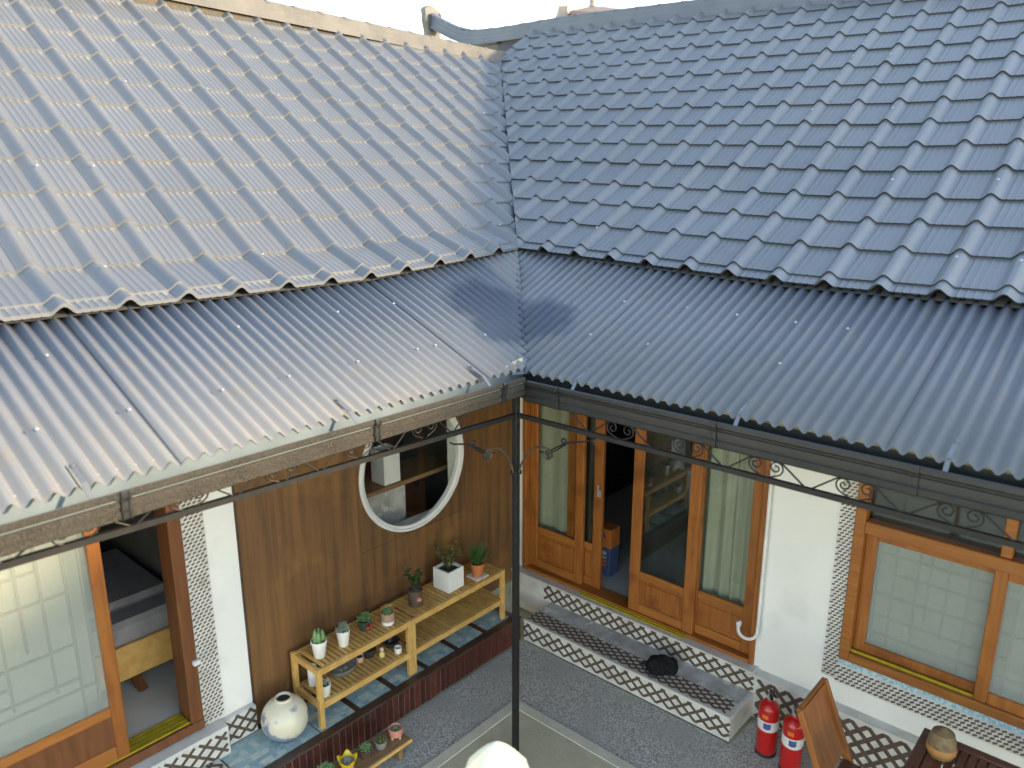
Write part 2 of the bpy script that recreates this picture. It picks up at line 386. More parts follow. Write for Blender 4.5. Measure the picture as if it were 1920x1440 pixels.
def roof(P, s0, ncol, qmax, keep_sign, parent, ridge_plane, deck_rng):
    # deck (a sheet under the tiles)
    m = MB(); qs = [0, .345, .85, 1.5, qmax]; ss = [deck_rng[0], -.2, .3, .9, 1.1, 2.2, deck_rng[1]]
    ss = sorted(set(ss))
    for s in ss:
        for q in qs:
            p = P(s, q); m.v.append((p.x, p.y, p.z-.03 if q else p.z-.014))
    nq = len(qs)
    for i in range(len(ss)-1):
        for j in range(nq-1): m.f.append((i*nq+j, (i+1)*nq+j, (i+1)*nq+j+1, i*nq+j+1))
    bm = bmesh.new(); me = m.mesh('roof_deck'); bm.from_mesh(me)
    pl = [(VP - VN*.02*keep_sign, -VN*keep_sign)]
    bmesh.ops.bisect_plane(bm, geom=bm.verts[:]+bm.edges[:]+bm.faces[:], plane_co=pl[0][0], plane_no=pl[0][1], clear_outer=True)
    bm.to_mesh(me); bm.free()
    deck = obj('roof_deck', me, 'roof_under', parent)
    lip = -.006 if keep_sign < 0 else .012
    full = tile_mesh(L_T, 'roof_tile', lip); short = tile_mesh(.085, 'roof_tile_short', lip)
    # rows: walk along the slope
    rows = []; q = 0; k = 0
    while q < qmax:
        ln = .085 if k == 0 else L_T
        a = P(0, q); b2 = P(0, q+.01); d = (b2-a).length/.01
        rows.append((q, ln)); q += ln/d; k += 1
    items = []
    for c in range(ncol):
        s = s0 + c*W_T
        jig = (random.random()-.5)*.003 if c % 4 == 0 else 0
        for q, ln in rows:
            p = P(s, q); t = (P(s, q+.05)-p).normalized(); sv = (P(s+W_T, q)-p).normalized()
            n = sv.cross(t).normalized(); sv = t.cross(n)
            t2 = (t + n*random.uniform(-.004,.004)).normalized()
            Mx = Matrix.Translation(p + n*(.002 + random.uniform(-.0012,.0012))) @ Matrix((sv, t2, n)).transposed().to_4x4()
            cs = [Mx @ Vector((a, b3, 0)) for a in (0, W_T) for b3 in (0, ln+.022)]
            dv = [(v-VP).dot(VN)*keep_sign for v in cs]
            dr = [(v-ridge_plane[0]).dot(ridge_plane[1]) for v in cs]
            if max(dv) < -.005 or min(dr) > 0: continue
            cut = min(dv) < -.005 or max(dr) > .02
            dist = (p - cam.location).length
            items.append((dist, Mx, short if ln < .2 else full, cut))
    def vis(it):
        v = cam.matrix_basis.inverted() @ it[1].translation
        return 0 if (v.z < 0 and abs(v.x/v.z) < .70 and abs(v.y/v.z) < .54) else 100
    items.sort(key=lambda it: it[0] + vis(it))
    rest = bmesh.new(); nrest = 0
    for i, (dist, Mx, me, cut) in enumerate(items):
        pls = [(VP, -VN*keep_sign), ridge_plane]
        if i < 300:
            if cut:
                m2 = clip_mesh(me, Mx, pls, 'roof_tile')
                if m2 is None: continue
                obj('roof_tile', m2, None, deck)
            else:
                o = bpy.data.objects.new('roof_tile', me); COL.objects.link(o); o.parent = deck; o.matrix_basis = Mx
        else:
            m2 = clip_mesh(me, Mx, pls, 'tmp')
            if m2 is None: continue
            rest.from_mesh(m2); bpy.data.meshes.remove(m2); nrest += 1
    if nrest:
        me = bpy.data.meshes.new('far_roof_tiles'); rest.to_mesh(me); me.materials.append(M['roof_paint'])
        o = obj('far_roof_tiles', me, None, deck); o['kind'] = 'stuff'
    rest.free()
    return deck
RIDGE_R = 4.60; RIDGE_L = -3.80
XEND = 13.0
deckR = roof(PR, 1.93 - .059 - .270*0 - W_T*21, 21+41, RIDGE_R-1.10, 1, RW, (Vector((0, RIDGE_R-.02, 0)), Vector((0,1,0))), (-5.6, XEND))
deckL = roof(PL, -1.83 - .059 - W_T*15, 15+22, -RIDGE_L-1.0, -1, LW, (Vector((RIDGE_L+.02, 0, 0)), Vector((-1,0,0))), (-6.0, 4.6))
# hidden rear slopes so that the roofs are closed bodies
b = MB(); zr = ZR(RIDGE_R, 0)+.1
b.add([(-5.6, RIDGE_R, ZR(RIDGE_R,-5.6)), (XEND, RIDGE_R, ZR(RIDGE_R,XEND)), (XEND, 8.4, 2.8), (-5.6, 8.4, 2.8)], [(0,1,2,3)])
obj('rear_slope', b, 'roof_paint', RW)
b = MB(); b.add([(RIDGE_L, -6, ZL(-RIDGE_L,-6)), (RIDGE_L, 4.2, ZL(-RIDGE_L,3)), (-6.6, 4.2, 2.8), (-6.6, -6, 2.8)], [(0,1,2,3)])
obj('rear_slope', b, 'roof_paint', LW)

# corrugated eave sheets
CP = .0625; CA = .0130
def corrugated(axis, s0, s1, parent, jig):
    m = MB(); n = int((s1-s0)/CP*8); prof = []
    for i in range(n+1):
        s = s0 + (s1-s0)*i/n; prof.append((s, CA*cos(2*pi*(s/CP))))
    for k, q in enumerate((-.0, .6, 1.11)):
        for s, h in prof:
            if axis == 'x': y = .035+q; m.v.append((s, y, 2.494 + .40*y + h + jig + .04*min(max(.9-s,0),5)*max(0,y-.1)/1.0))
            else: u = .05+q; m.v.append((-u, s, 2.50 + .425*u + h + jig + .07*min(max(s+.2,0),1.3)*max(0,u-.1)/.9))
    nn = n+1
    for k in range(2):
        for i in range(n):
            a = k*nn+i
            m.f.append((a, a+1, a+nn+1, a+nn) if True else None)
    me = m.mesh('corrugated_sheet', True)
    bm = bmesh.new(); bm.from_mesh(me)
    sg = 1 if axis == 'x' else -1
    bmesh.ops.bisect_plane(bm, geom=bm.verts[:]+bm.edges[:]+bm.faces[:], plane_co=VP + VN*(-.03 if axis == 'x' else .0), plane_no=-VN*sg, clear_outer=True)
    ok = len(bm.faces) > 0
    bm.to_mesh(me); bm.free()
    if ok: 
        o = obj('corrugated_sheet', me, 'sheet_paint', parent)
        m2 = o.modifiers.new('solid', 'SOLIDIFY'); m2.thickness = .0008; m2.offset = -1
SW = CP*13
x = -1.5
i = 0
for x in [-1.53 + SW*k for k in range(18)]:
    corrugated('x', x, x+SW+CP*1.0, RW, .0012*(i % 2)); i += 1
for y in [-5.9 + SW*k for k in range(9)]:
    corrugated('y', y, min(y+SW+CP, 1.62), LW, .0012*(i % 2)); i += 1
# little strip of fascia seen at the inner corner
def gut_prof(sg):
    return [(0.0,2.495),(0.006,2.488),(0.006,2.474),(0,2.468),(-.009,2.464),(-.009,2.458),(-.003,2.454),(-.003,2.432),(-.009,2.429),(-.009,2.422),(-.002,2.417),(-.004,2.396),(-.010,2.391),(-.022,2.386),(-.105,2.386),(-.105,2.50)]
gl = [(o, z) for o, z in gut_prof(1)]
g = MB().extrude(gl, 'y', -6, 0, mitre_b=lambda o: -o)
gutL = obj('gutter', g, 'gutter_dusty', LW, solid=.0025, recalc=False)
gr = [(-o, 2.480-(2.495-z)*1.16) for o, z in gut_prof(1)]
g = MB().extrude(gr, 'x', 0, XEND, mitre_a=lambda o: -o)
gutR = obj('gutter', g, 'gutter_dark', RW, solid=.0025)
for gg in (gutL, gutR):
    gg.modifiers[0].offset = 0
obj('gutter_lining', MB().extrude([(-.006,2.487),(-.012,2.40),(-.025,2.394),(-.098,2.394),(-.101,2.512)], 'y', -6, 0, mitre_b=lambda o: -o), 'gutter_inside', gutL)
obj('gutter_lining', MB().extrude([(.006,2.472),(.012,2.37),(.025,2.36),(.098,2.36),(.101,2.487)], 'x', 0, XEND, mitre_a=lambda o: -o), 'gutter_dark', gutR)
obj('fascia_board', MB().box(-.125, -.108, -6, .11, 2.40, 2.535), 'fascia', LW)
obj('fascia_board', MB().box(-.11, XEND, .108, .125, 2.39, 2.515), 'fascia', RW)
# gap at the corner: patched offcut of timber and a bent flashing
obj('corner_offcut', MB().add([(-.10,-.06,2.50),(-.10,.10,2.50),(-.105,.10,2.565),(-.105,.02,2.555),(-.105,-.06,2.535)], [(0,1,2,3,4)]), 'fascia', LW, solid=.012)
obj('corner_flashing', MB().add([(-.075,-.02,2.497),(-.02,.10,2.497),(-.09,.14,2.55),(-.13,.06,2.55)], [(0,1,2,3)]), 'gutter_inside', RW, solid=.003)
def bracket_prof(d): return [(o+d, z) for o, z in gl[:11]]
def bracket(axis, t, parent, zo=0):
    m = MB()
    for e in (-.014, .010):
        pr_ = [(o+.006, z if axis == 'y' else 2.480-(2.495-z)*1.16) for o, z in gl[:14]]
        if axis == 'x': pr_ = [(-(o), z) for o, z in pr_]
        m.extrude(pr_, axis, t+e, t+e+.009)
    pr_ = [(o+.003, z if axis == 'y' else 2.480-(2.495-z)*1.16) for o, z in gl[:14]]
    if axis == 'x': pr_ = [(-(o), z) for o, z in pr_]
    m.extrude(pr_, axis, t-.010, t+.014)
    o = obj('gutter_bracket', m, 'gutter_dark', parent, solid=.006); o.modifiers[0].offset = 0
    # strap up over the roof edge with its screw
    m = MB(); s = t - .055 if axis == 'x' else t-.10
    if axis == 'x':
        s = t+.10
        m.bar((s, .003, 2.487+zo), (s-.002, .05, 2.528), .018, .003); m.bar((s-.002, .05, 2.528), (s, .15, 2.562), .018, .003)
        m.lathe([(.008,0),(.008,.004),(.004,.008)], (s, .135, 2.559), 8)
    else:
        m.bar((-.003, s, 2.497), (-.05, s, 2.541), .018, .003); m.bar((-.05, s, 2.541), (-.15, s, 2.577), .018, .003)
        m.lathe([(.008,0),(.008,.004),(.004,.008)], (-.135, s, 2.574), 8)
    obj('roof_strap', m, 'roof_paint', parent)
for y in (-2.06, -.99, -.166, -3.0): bracket('y', y, gutL)
for x in (.207, 1.085, 1.90, 2.75): bracket('x', x, gutR, -.012)

# roof screws
sm = MB().lathe([(.0075,0),(.0075,.002),(.0045,.003),(.0045,.006),(.002,.007)], n=8).mesh('roof_screw'); sm.materials.append(M['zinc'])
def screw(p, parent, n):
    o = bpy.data.objects.new('roof_screw', sm); COL.objects.link(o); o.parent = parent
    o.matrix_basis = Matrix.Translation(Vector(p) + Vector(n)*.004) @ Vector(n).to_track_quat('Z','Y').to_matrix().to_4x4()
nR = Vector((0,-sin(radians(21)),cos(radians(21)))); nL = Vector((sin(radians(22)),0,cos(radians(22))))
def holder(parent):   # first corrugated sheet of that wing carries the screws
    return [o for o in parent.children if o.name.startswith('corrugated_sheet')]
shR = holder(RW); shL = holder(LW)
rs = random.Random(3)
for x in [ .1 + .33*k for k in range(11)] + [-.3, -.62]:
    for y in (.42, .78):
        if rs.random() < .75 and (x > -.2 or y > .6): 
            X = round((x + rs.uniform(-.1,.1))/CP)*CP
            screw((X, y+rs.uniform(-.06,.06), 2.494+.40*y+CA), shR[0], nR)
for y in [-2.6 + .34*k for k in range(9)]:
    for u in (.35, .75):
        if rs.random() < .7:
            Y = round((y + rs.uniform(-.1,.1))/CP)*CP
            screw((-u, Y, 2.50+.425*u+CA), shL[0], nL)
for (P, dk, s0) in ((PR, deckR, 1.93-W_T*21), (PL, deckL, -1.83-W_T*15)):
    for c in range(12, 34):
        for q in (.25, .95, 1.7, 2.4):
            if rs.random() < .33:
                s = s0 + c*W_T; p = P(s, q)
                if (p-VP).dot(VN)*(1 if P is PR else -1) < .1: continue
                n = ((P(s+.1,q)-p).cross(P(s,q+.1)-p)).normalized()
                screw(p + n*.054, dk, n)

# ridges
def ridge(pts, parent, name_mat, hw, h, sidemat, capn):
    # pts: list of base centre points (Vector); h side height; returns ridge object
    m = MB(); n = len(pts)
    d = (pts[-1]-pts[0]); d.z = 0; d.normalize(); r = Vector((-d.y, d.x, 0))
    prof = [(-hw-.015, -.005),(-hw-.015,.012),(-hw,.016),(-hw,h*.30),(-hw+.006,h*.32),(-hw+.006,h*.62),(-hw+.012,h*.64),(-hw+.012,h),
            (hw-.012,h),(hw-.012,h*.64),(hw-.006,h*.62),(hw-.006,h*.32),(hw,h*.30),(hw,.016),(hw+.015,.012),(hw+.015,-.005)]
    k = len(prof)
    for p in pts:
        for o, z in prof: m.v.append(tuple(p + r*o + Vector((0,0,z))))
    for i in range(n-1):
        for j in range(k-1): m.f.append((i*k+j, i*k+j+1, (i+1)*k+j+1, (i+1)*k+j))
    m.f.append(tuple(range(k))); m.f.append(tuple((n-1)*k+j for j in range(k))[::-1])
    o = obj('ridge', m, sidemat, parent, recalc=True)
    # half-round caps with collars
    L = [0]
    for i in range(n-1): L.append(L[-1] + (pts[i+1]-pts[i]).length)
    def at(t):
        for i in range(n-1):
            if t <= L[i+1] or i == n-2:
                f = (t-L[i])/(L[i+1]-L[i]); return pts[i].lerp(pts[i+1], f)
    cl = .27; q = 0
    while q < L[-1]-.05:
        e = min(q+cl, L[-1]); mm = MB()
        a = at(q); c = at(e)
        for (p, rad) in ((a, hw*.78), (a.lerp(c, .80), hw*.76), (a.lerp(c,.82), hw*.9), (c, hw*.9)):
            for j in range(9):
                an = pi*j/8; mm.v.append(tuple(p + r*cos(an)*rad + Vector((0,0,h-.006+sin(an)*rad*.5))))
        for ii in range(3):
            for j in range(8): mm.f.append((ii*9+j, ii*9+j+1, (ii+1)*9+j+1, (ii+1)*9+j))
        mm.f.append(tuple(range(9))); mm.f.append(tuple(27+j for j in range(9))[::-1])
        obj('ridge_cap', mm, sidemat, o, smooth=True, recalc=True)
        q += cl
    return o
ptsL = [Vector((RIDGE_L, -6, 4.90)), Vector((RIDGE_L, 0, 4.845)), Vector((RIDGE_L, 1.5, 4.81)), Vector((RIDGE_L, 4.05, 4.745))]
rL = ridge(ptsL, LW, None, .075, .135, 'ridge_paint', 0)
ptsR = [Vector((x, RIDGE_R, 4.975 + .04*min(max(.9-x,0),4))) for x in (XEND, .9, -1.7, -3.3, -4.3)]
ptsR += [Vector((x, RIDGE_R, z)) for x, z in ((-4.75,5.15),(-4.95,5.18),(-5.15,5.25),(-5.35,5.34),(-5.55,5.44))]
rR = ridge(ptsR, RW, None, .075, .15, 'ridge_blue', 0)
# shield-shaped end tile
m = MB(); sh = []
for k in range(15):
    a = pi*k/14; sh.append((.155*cos(a), .19*sin(a)**.8 + .0))
sh = [(.13,-.30)] + [(.115,-.15)] + sh + [(-.115,-.15),(-.13,-.30)]
n = len(sh)
for xx in (-5.55, -5.64):
    for yy, zz in sh: m.v.append((xx + (-.05 if zz > .1 else 0), RIDGE_R+yy, 5.53+zz))
m.f.append(tuple(range(n))); m.f.append(tuple(n+j for j in range(n))[::-1])
for j in range(n): m.f.append((j, n+j, n+(j+1) % n, (j+1) % n))
obj('end_tile', m, 'ridge_paint', rR, recalc=True, bevel=.01)
# foam closure strips under the ridges
b = MB()
for a, c in zip(ptsL[:-1], ptsL[1:]): b.bar(a + Vector((.035,0,-.055)), c + Vector((.035,0,-.055)), .05, .095)
obj('foam_closure', b, 'foam_strip', LW)
b = MB()
for i in range(len(ptsR[:5])-1):
    a, c = ptsR[i], ptsR[i+1]; b.bar(a + Vector((0,-.03,-.05)), c + Vector((0,-.03,-.05)), .06, .09)
obj('foam_closure', b, 'roof_under', RW)

# ------------------------------------------------------------------ pattern helpers
def lattice(O, U, V, ul, vl, cu, cv, bw, proud):
    """brown bars crossing diagonally on a rectangle: origin O, unit axes U, V, size ul x vl, cell cu x cv"""
    O = Vector(O); U = Vector(U); V = Vector(V); N = U.cross(V)
    m = MB()
    k = cu/cv
    for sg in (1, -1):
        c0 = -vl*k if sg > 0 else 0; c = math.floor(c0/cu)*cu
        while c < ul + vl*k:
            # line: u = c + sg*v*k, v in [0, vl]
            lo, hi = 0, vl
            if sg > 0:
                lo = max(lo, (0-c)/k); hi = min(hi, (ul-c)/k)
            else:
                lo = max(lo, (c-ul)/k); hi = min(hi, (c-0)/k)
            if hi - lo > .012:
                a = O + U*(c+sg*lo*k) + V*lo + N*(proud if sg > 0 else proud*.93)/2; b_ = O + U*(c+sg*hi*k) + V*hi + N*(proud if sg > 0 else proud*.93)/2
                m.bar(a, b_, bw, proud if sg > 0 else proud*.93, up=N)
            c += cu
    return m
def dots(O, U, V, ul, vl, p, sz, proud):
    O = Vector(O); U = Vector(U); V = Vector(V); N = U.cross(V); m = MB()
    nu = int(round(ul/p)); nv = int(vl/(p*.7))
    for j in range(nv):
        for i in range(nu):
            c = O + U*(p*(i+.5) + (p*.5 if j % 2 else 0) - p*.25) + V*(p*.7*(j+.5))
            a = c - U*sz*.5 - V*sz*.22; b_ = c + U*sz*.5 + V*sz*.22
            m.bar(a + N*proud/2, b_ + N*proud/2, sz*.5, proud, up=N)
    return m

# ------------------------------------------------------------------ right wing: walls, doors, window, steps
YW = 1.50
b = MB()
b.box(-1.36, -1.295, YW, YW+.16, .33, 3.0)           # sliver beside the corner
b.box(.76, 1.20, YW, YW+.16, .30, 3.0)               # between door and window
b.box(1.20, XEND, YW, YW+.16, .30, .48)              # below the window
b.box(-1.295, .76, YW, YW+.16, 2.30, 3.0)            # over the door
b.box(1.20, XEND, YW, YW+.16, 2.25, 3.0)
b.box(2.95, XEND, YW, YW+.16, .48, 2.25)
obj('plaster_wall', b, 'plaster', RW)
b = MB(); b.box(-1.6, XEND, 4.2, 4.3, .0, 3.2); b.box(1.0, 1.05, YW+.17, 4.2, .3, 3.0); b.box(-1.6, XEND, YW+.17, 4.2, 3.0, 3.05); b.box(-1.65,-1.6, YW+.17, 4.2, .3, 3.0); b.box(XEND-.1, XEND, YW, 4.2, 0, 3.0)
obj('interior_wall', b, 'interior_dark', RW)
obj('room_floor', MB().box(-1.6, XEND, YW+.10, 4.2, .25, .352), 'linoleum', RW)

def door_leaf(x0, x1, y, z0, z1, parent, st=.07, glassmat='glass', midz=.70, panel=True, back=None, name='sliding_door'):
    m = MB(); m.box(x0, x0+st, y, y+.035, z0, z1); m.box(x1-st, x1, y, y+.035, z0, z1)
    o = obj(name, m, 'door_wood', parent, bevel=.004)
    for za, zb in ((z0, z0+.07), (midz-.055, midz), (z1-.07, z1)):
        obj('rail', MB().box(x0+st, x1-st, y+.002, y+.033, za, zb), 'rail_wood', o, bevel=.004)
    if panel:
        p = MB(); p.box(x0+st, x1-st, y+.014, y+.024, z0+.07, midz-.055)
        obj('lower_panel', p, 'door_wood', o)
        xm0, xm1 = x0+st+.025, x1-st-.025
        if xm1 - xm0 > .05: obj('raised_field', MB().box(xm0, xm1, y+.006, y+.014, z0+.10, midz-.085), 'door_wood', o, bevel=.005)
    obj('glass_pane', MB().box(x0+st, x1-st, y+.015, y+.020, midz, z1-.07), glassmat, o)
    return o
# frame
b = MB(); b.box(-1.295, -1.255, YW-.02, YW+.13, .335, 2.30); b.box(.725, .76, YW-.02, YW+.13, .335, 2.30); b.box(-1.255, .725, YW-.02, YW+.13, 2.22, 2.30)
obj('door_frame', b, 'door_wood', RW, bevel=.004)
b = MB(); b.box(-1.255, .725, YW-.02, YW+.13, .335, .362)
sill = obj('door_sill', b, 'rail_wood', RW, bevel=.003)
obj('track', MB().box(-.66, .26, YW-.035, YW-.021, .336, .352), 'track_yellow', sill)
obj('track', MB().box(-.66, .26, YW-.052, YW-.037, .336, .346), 'track_yellow', sill)
door_leaf(-1.254, -.715, YW+.03, .365, 2.21, RW, st=.075, midz=.73)
dn = door_leaf(-.90, -.565, YW+.07, .365, 2.21, RW, st=.08, midz=.73, glassmat='glass_dim')
door_leaf(-.245, .295, YW-.01, .365, 2.21, RW, st=.085, midz=.70, glassmat='glass_dim')
door_leaf(.21, .725, YW+.03, .365, 2.21, RW, st=.085, midz=.70)
obj('door_latch', MB().box(-.60,-.575,YW+.055,YW+.069,1.15,1.20).box(-.596,-.582,YW+.045,YW+.056,1.16,1.25), 'zinc', dn)
# curtains behind the glass
def curtain(x0, x1, y, z0, z1, parent, nf=9, amp=.018):
    m = MB(); n = nf*8
    for i in range(n+1):
        x = x0 + (x1-x0)*i/n; yy = y + amp*sin(2*pi*nf*i/n + .8*sin(i*.31)) 
        m.v.append((x, yy, z0)); m.v.append((x, yy+random.uniform(-.002,.002), z1))
    for i in range(n): m.f.append((2*i, 2*i+2, 2*i+3, 2*i+1))
    return obj('curtain', m, 'curtain', parent, smooth=True)
curtain(-1.32, -.62, YW+.125, .40, 2.2, RW, 4, .012)
curtain(.24, .74, YW+.12, .40, 2.2, RW, 5)
M['curtain_grey'] = None
mat('curtain_grey', (.17,.18,.165), (.21,.22,.20), rough=.9, scale=4, stretch=(6,6,.6))
o = curtain(-.25, .235, YW+.125, .40, 2.2, RW, 3, .008); o.data.materials[0] = M['curtain_grey']
# window
WX0, WX1 = 1.295, 2.95
b = MB()
b.box(WX0, WX0+.06, YW-.03, YW+.12, .64, 2.25); b.box(WX1-.06, WX1, YW-.03, YW+.12, .64, 2.25)
b.box(WX0+.06, WX1-.06, YW-.03, YW+.12, .64, .70); b.box(WX0+.06, WX1-.06, YW-.028, YW+.12, 1.50, 1.575); b.box(WX0+.06, WX1-.06, YW-.03, YW+.12, 2.19, 2.25)
b.box(2.03, 2.085, YW-.01, YW+.11, 1.575, 2.19)
win = obj('window_frame', b, 'rail_wood', RW, bevel=.005)
def sash(x0, x1, y):
    m = MB(); st = .065
    m.box(x0, x0+st, y, y+.035, .70, 1.50); m.box(x1-st, x1, y, y+.035, .70, 1.50); m.box(x0+st, x1-st, y+.001, y+.034, .70, .77); m.box(x0+st, x1-st, y+.001, y+.034, 1.45, 1.50)
    obj('sash', m, 'door_wood', win, bevel=.004)
    obj('glass_pane', MB().box(x0+st, x1-st, y+.015, y+.02, .77, 1.45), 'glass_milky', win)
sash(WX0+.06, 2.09, YW+.03); sash(2.02, WX1-.06, YW-.012)
obj('glass_pane', MB().box(WX0+.06, 2.03, YW+.04, YW+.045, 1.575, 2.19), 'glass_dim', win)
obj('glass_pane', MB().box(2.085, WX1-.06, YW+.04, YW+.045, 1.575, 2.19), 'glass_dim', win)
obj('track', MB().box(WX0+.06, 2.02, YW+.003, YW+.012, .70, .716), 'track_yellow', win)
def paper_lattice(O, U, V, ul, vl, vs, hs, parent, pm='paper'):
    O = Vector(O); U = Vector(U); V = Vector(V); N = U.cross(V)
    m = MB(); m.add([O, O+U*ul, O+U*ul+V*vl, O+V*vl], [(0,1,2,3)])
    o = obj('paper_screen', m, pm, parent)
    m = MB()
    for u, a, c in vs: m.bar(O+U*u*ul+V*a*vl+N*.008, O+U*u*ul+V*c*vl+N*.008, .012, .014, up=N)
    for v, a, c in hs: m.bar(O+V*v*vl+U*a*ul+N*.0075, O+V*v*vl+U*c*ul+N*.0075, .012, .012, up=N)
    obj('screen_lattice', m, 'lattice_wood', o)
paper_lattice((1.36, YW+.115, .70), (1,0,0), (0,0,1), 1.55, 1.48,
    [(.04,0,1),(.10,0,1),(.18,.0,.55),(.22,.2,1),(.28,.15,.75),(.35,.0,1),(.42,.3,.55),(.5,0,1),(.56,0,1),(.64,.1,.6),(.72,0,1),(.8,.2,1),(.9,0,1)],
    [(.08,0,1),(.16,0,.5),(.26,0,1),(.36,.1,.45),(.44,0,.5),(.52,.5,1),(.6,.2,.9),(.7,0,1),(.8,.3,.7)], RW)
# tiled surround of the window
obj('tile_surround', MB().box(1.20, WX0, YW-.006, YW, .48, 2.25).box(WX0, 2.95, YW-.03, YW, .48, .61), 'white_tile', RW)
m = dots((1.205, YW-.006, .49), (1,0,0), (0,0,1), .088, 1.74, .029, .018, .003)
o = obj('dotted_pattern', m, 'dot_tile', RW); o['kind'] = 'stuff'
m = dots((WX0+.0, YW-.03, .485), (1,0,0), (0,0,1), 1.65, .12, .033, .022, .003)
o = obj('dotted_pattern', m, 'dot_tile', RW); o['kind'] = 'stuff'
b = MB()
b.add([(WX0,YW-.03,.612),(2.95,YW-.03,.612),(2.95,YW,.638),(WX0,YW,.638)], [(0,1,2,3)])
obj('mosaic_sill', b, 'glass_mosaic', RW, solid=.01)
mm = MB()
for k in range(66):
    for j in range(2):
        x = WX0+.004+k*.025; mm.add([(x,YW-.0295+j*.015,.6145+j*.013),(x+.020,YW-.0295+j*.015,.6145+j*.013),(x+.020,YW-.0185+j*.015,.6245+j*.013),(x,YW-.0185+j*.015,.6245+j*.013)], [(0,1,2,3)])
o = obj('mosaic_chips', mm, 'glass_mosaic', RW, solid=.003); o['kind'] = 'stuff'; o.modifiers[0].offset = 1
# plinth, step
YP = 1.42; YS = 1.08
pl = obj('plinth', MB().box(-1.36, XEND, YP, YW-.001, 0, .318), 'white_tile', RW)
obj('granite_cap', MB().box(-1.36, .80, YP-.012, YW+.02, .319, .334), 'granite', pl, bevel=.004)
obj('granite_cap', MB().box(.80, XEND, YP-.004, YW+.001, .300, .3195), 'white_tile', pl)
obj('bar_pattern', lattice((-1.0, YP, .185), (1,0,0), (0,0,1), 1.80, .132, .098, .078, .019, .004), 'brown_tile', pl)['kind'] = 'stuff'
obj('bar_pattern', lattice((.83, YP, .01), (1,0,0), (0,0,1), 4.0, .285, .10, .095, .026, .004), 'brown_tile', pl)['kind'] = 'stuff'
st = obj('entrance_step', MB().box(-.93, .81, YS, YP-.001, 0, .176), 'white_tile', RW, bevel=.005)
obj('terrazzo_tread', MB().box(-.92, .78, YS+.17, YP-.002, .1765, .1795), 'terrazzo', st)
obj('nosing', MB().box(-.93, .81, YS-.006, YS+.022, .160, .1815), 'white_tile', st, bevel=.004)
obj('nosing', MB().box(.785, .815, YS+.023, YP-.002, .160, .1815), 'white_tile', st, bevel=.004)
obj('bar_pattern', lattice((-.92, YS+.03, .1765), (1,0,0), (0,1,0), 1.69, .145, .080, .05, .014, .003), 'brown_tile', st)['kind'] = 'stuff'
obj('bar_pattern', lattice((-.93, YS, .028), (1,0,0), (0,0,1), 1.74, .128, .10, .078, .018, .004), 'brown_tile', st)['kind'] = 'stuff'
# white conduit with a hooked end
pts = [(.778, YW-.035, 2.3), (.778, YW-.035, .66)]
for k in range(9):
    a = pi*k/8; pts.append((.778-.055+.055*cos(a), YW-.04-.012*k/8*4, .60-.055*sin(a)))
pts.append((.668, YW-.09, .635))
pipe = obj('drain_pipe', MB().tube(pts, .011, 8), 'white_pvc', RW, smooth=True)
obj('pipe_end', MB().tube([(.668,YW-.09,.63),(.670,YW-.09,.655),(.681,YW-.092,.662)], [.014,.018,.014], 8), 'white_pvc', pipe, smooth=True)

# ------------------------------------------------------------------ left wing: walls, round window, door, ledge
XW = -1.36
b = MB()
b.box(XW-.16, XW-.012, -.985, -.10, .21, 3.0); b.box(XW-.16, XW-.012, .86, 1.49, .21, 3.0); b.box(XW-.16, XW-.012, -.10, .86, .21, 1.07); b.box(XW-.16, XW-.012, -.10, .86, 2.03, 3.0)
RC = (.38, 1.55); RR = .45
# wall square around the round opening, with a round hole
def ring_panel(x0, x1, y0, y1, z0, z1):
    m = MB(); N = 64; outer = []; inner = []
    for k in range(N):
        a = 2*pi*k/N; dy, dz = cos(a), sin(a)
        t = min(((y1-RC[0]) if dy > 0 else (RC[0]-y0))/max(abs(dy),1e-6), ((z1-RC[1]) if dz > 0 else (RC[1]-z0))/max(abs(dz),1e-6))
        outer.append((RC[0]+dy*t, RC[1]+dz*t)); inner.append((RC[0]+dy*RR, RC[1]+dz*RR))
    for xx in (x1, x0):
        for P_ in (outer, inner):
            for y, z in P_: m.v.append((xx, y, z))
    for k in range(N):
        j = (k+1) % N
        m.f.append((k, j, N+j, N+k)); m.f.append((2*N+k, 3*N+k, 3*N+j, 2*N+j)); m.f.append((N+k, N+j, 3*N+j, 3*N+k))
    return m
rp = ring_panel(XW-.035, XW-.012, -.10, .86, 1.07, 2.03)
b.add(rp.v, rp.f)
b.box(XW-.16, XW, -1.165, -.985, .21, 3.0)
b.box(XW-.16, XW, -1.30, -1.165, .21, 3.0)
b.box(XW-.16, XW, -6, -1.30, 2.25, 3.0); b.box(XW-.16, XW, -6, -3.4, .3, 2.25); b.box(XW-.16, XW, -6, -1.30, 0, .40)
obj('plaster_wall', b, 'plaster', LW)
# cladding panels: cut round the window with a boolean-free ring for the middle one
def clad(y0, y1, z0, z1):
    obj('cladding_panel', MB().box(XW-.011, XW+.004, y0+.0008, y1-.0008, z0+.0008, z1-.0008), 'cladding', LW)
for y0, y1 in ((-.98, -.56), (-.56, -.12)): clad(y0, y1, .215, 2.95)
clad(.88, 1.20, .215, 2.95); clad(1.20, 1.495, .215, 2.95)
clad(-.12, .20, .215, 1.05); clad(.20, .88, .215, 1.05); clad(-.12, .88, 2.05, 2.95)
rp = ring_panel(XW-.011, XW+.004, -.118, .878, 1.052, 2.048); obj('cladding_panel', rp, 'cladding', LW)
obj('cladding_trim', MB().box(XW-.011, XW+.008, -.985, -.972, .215, 2.95), 'ledge_brown', LW)
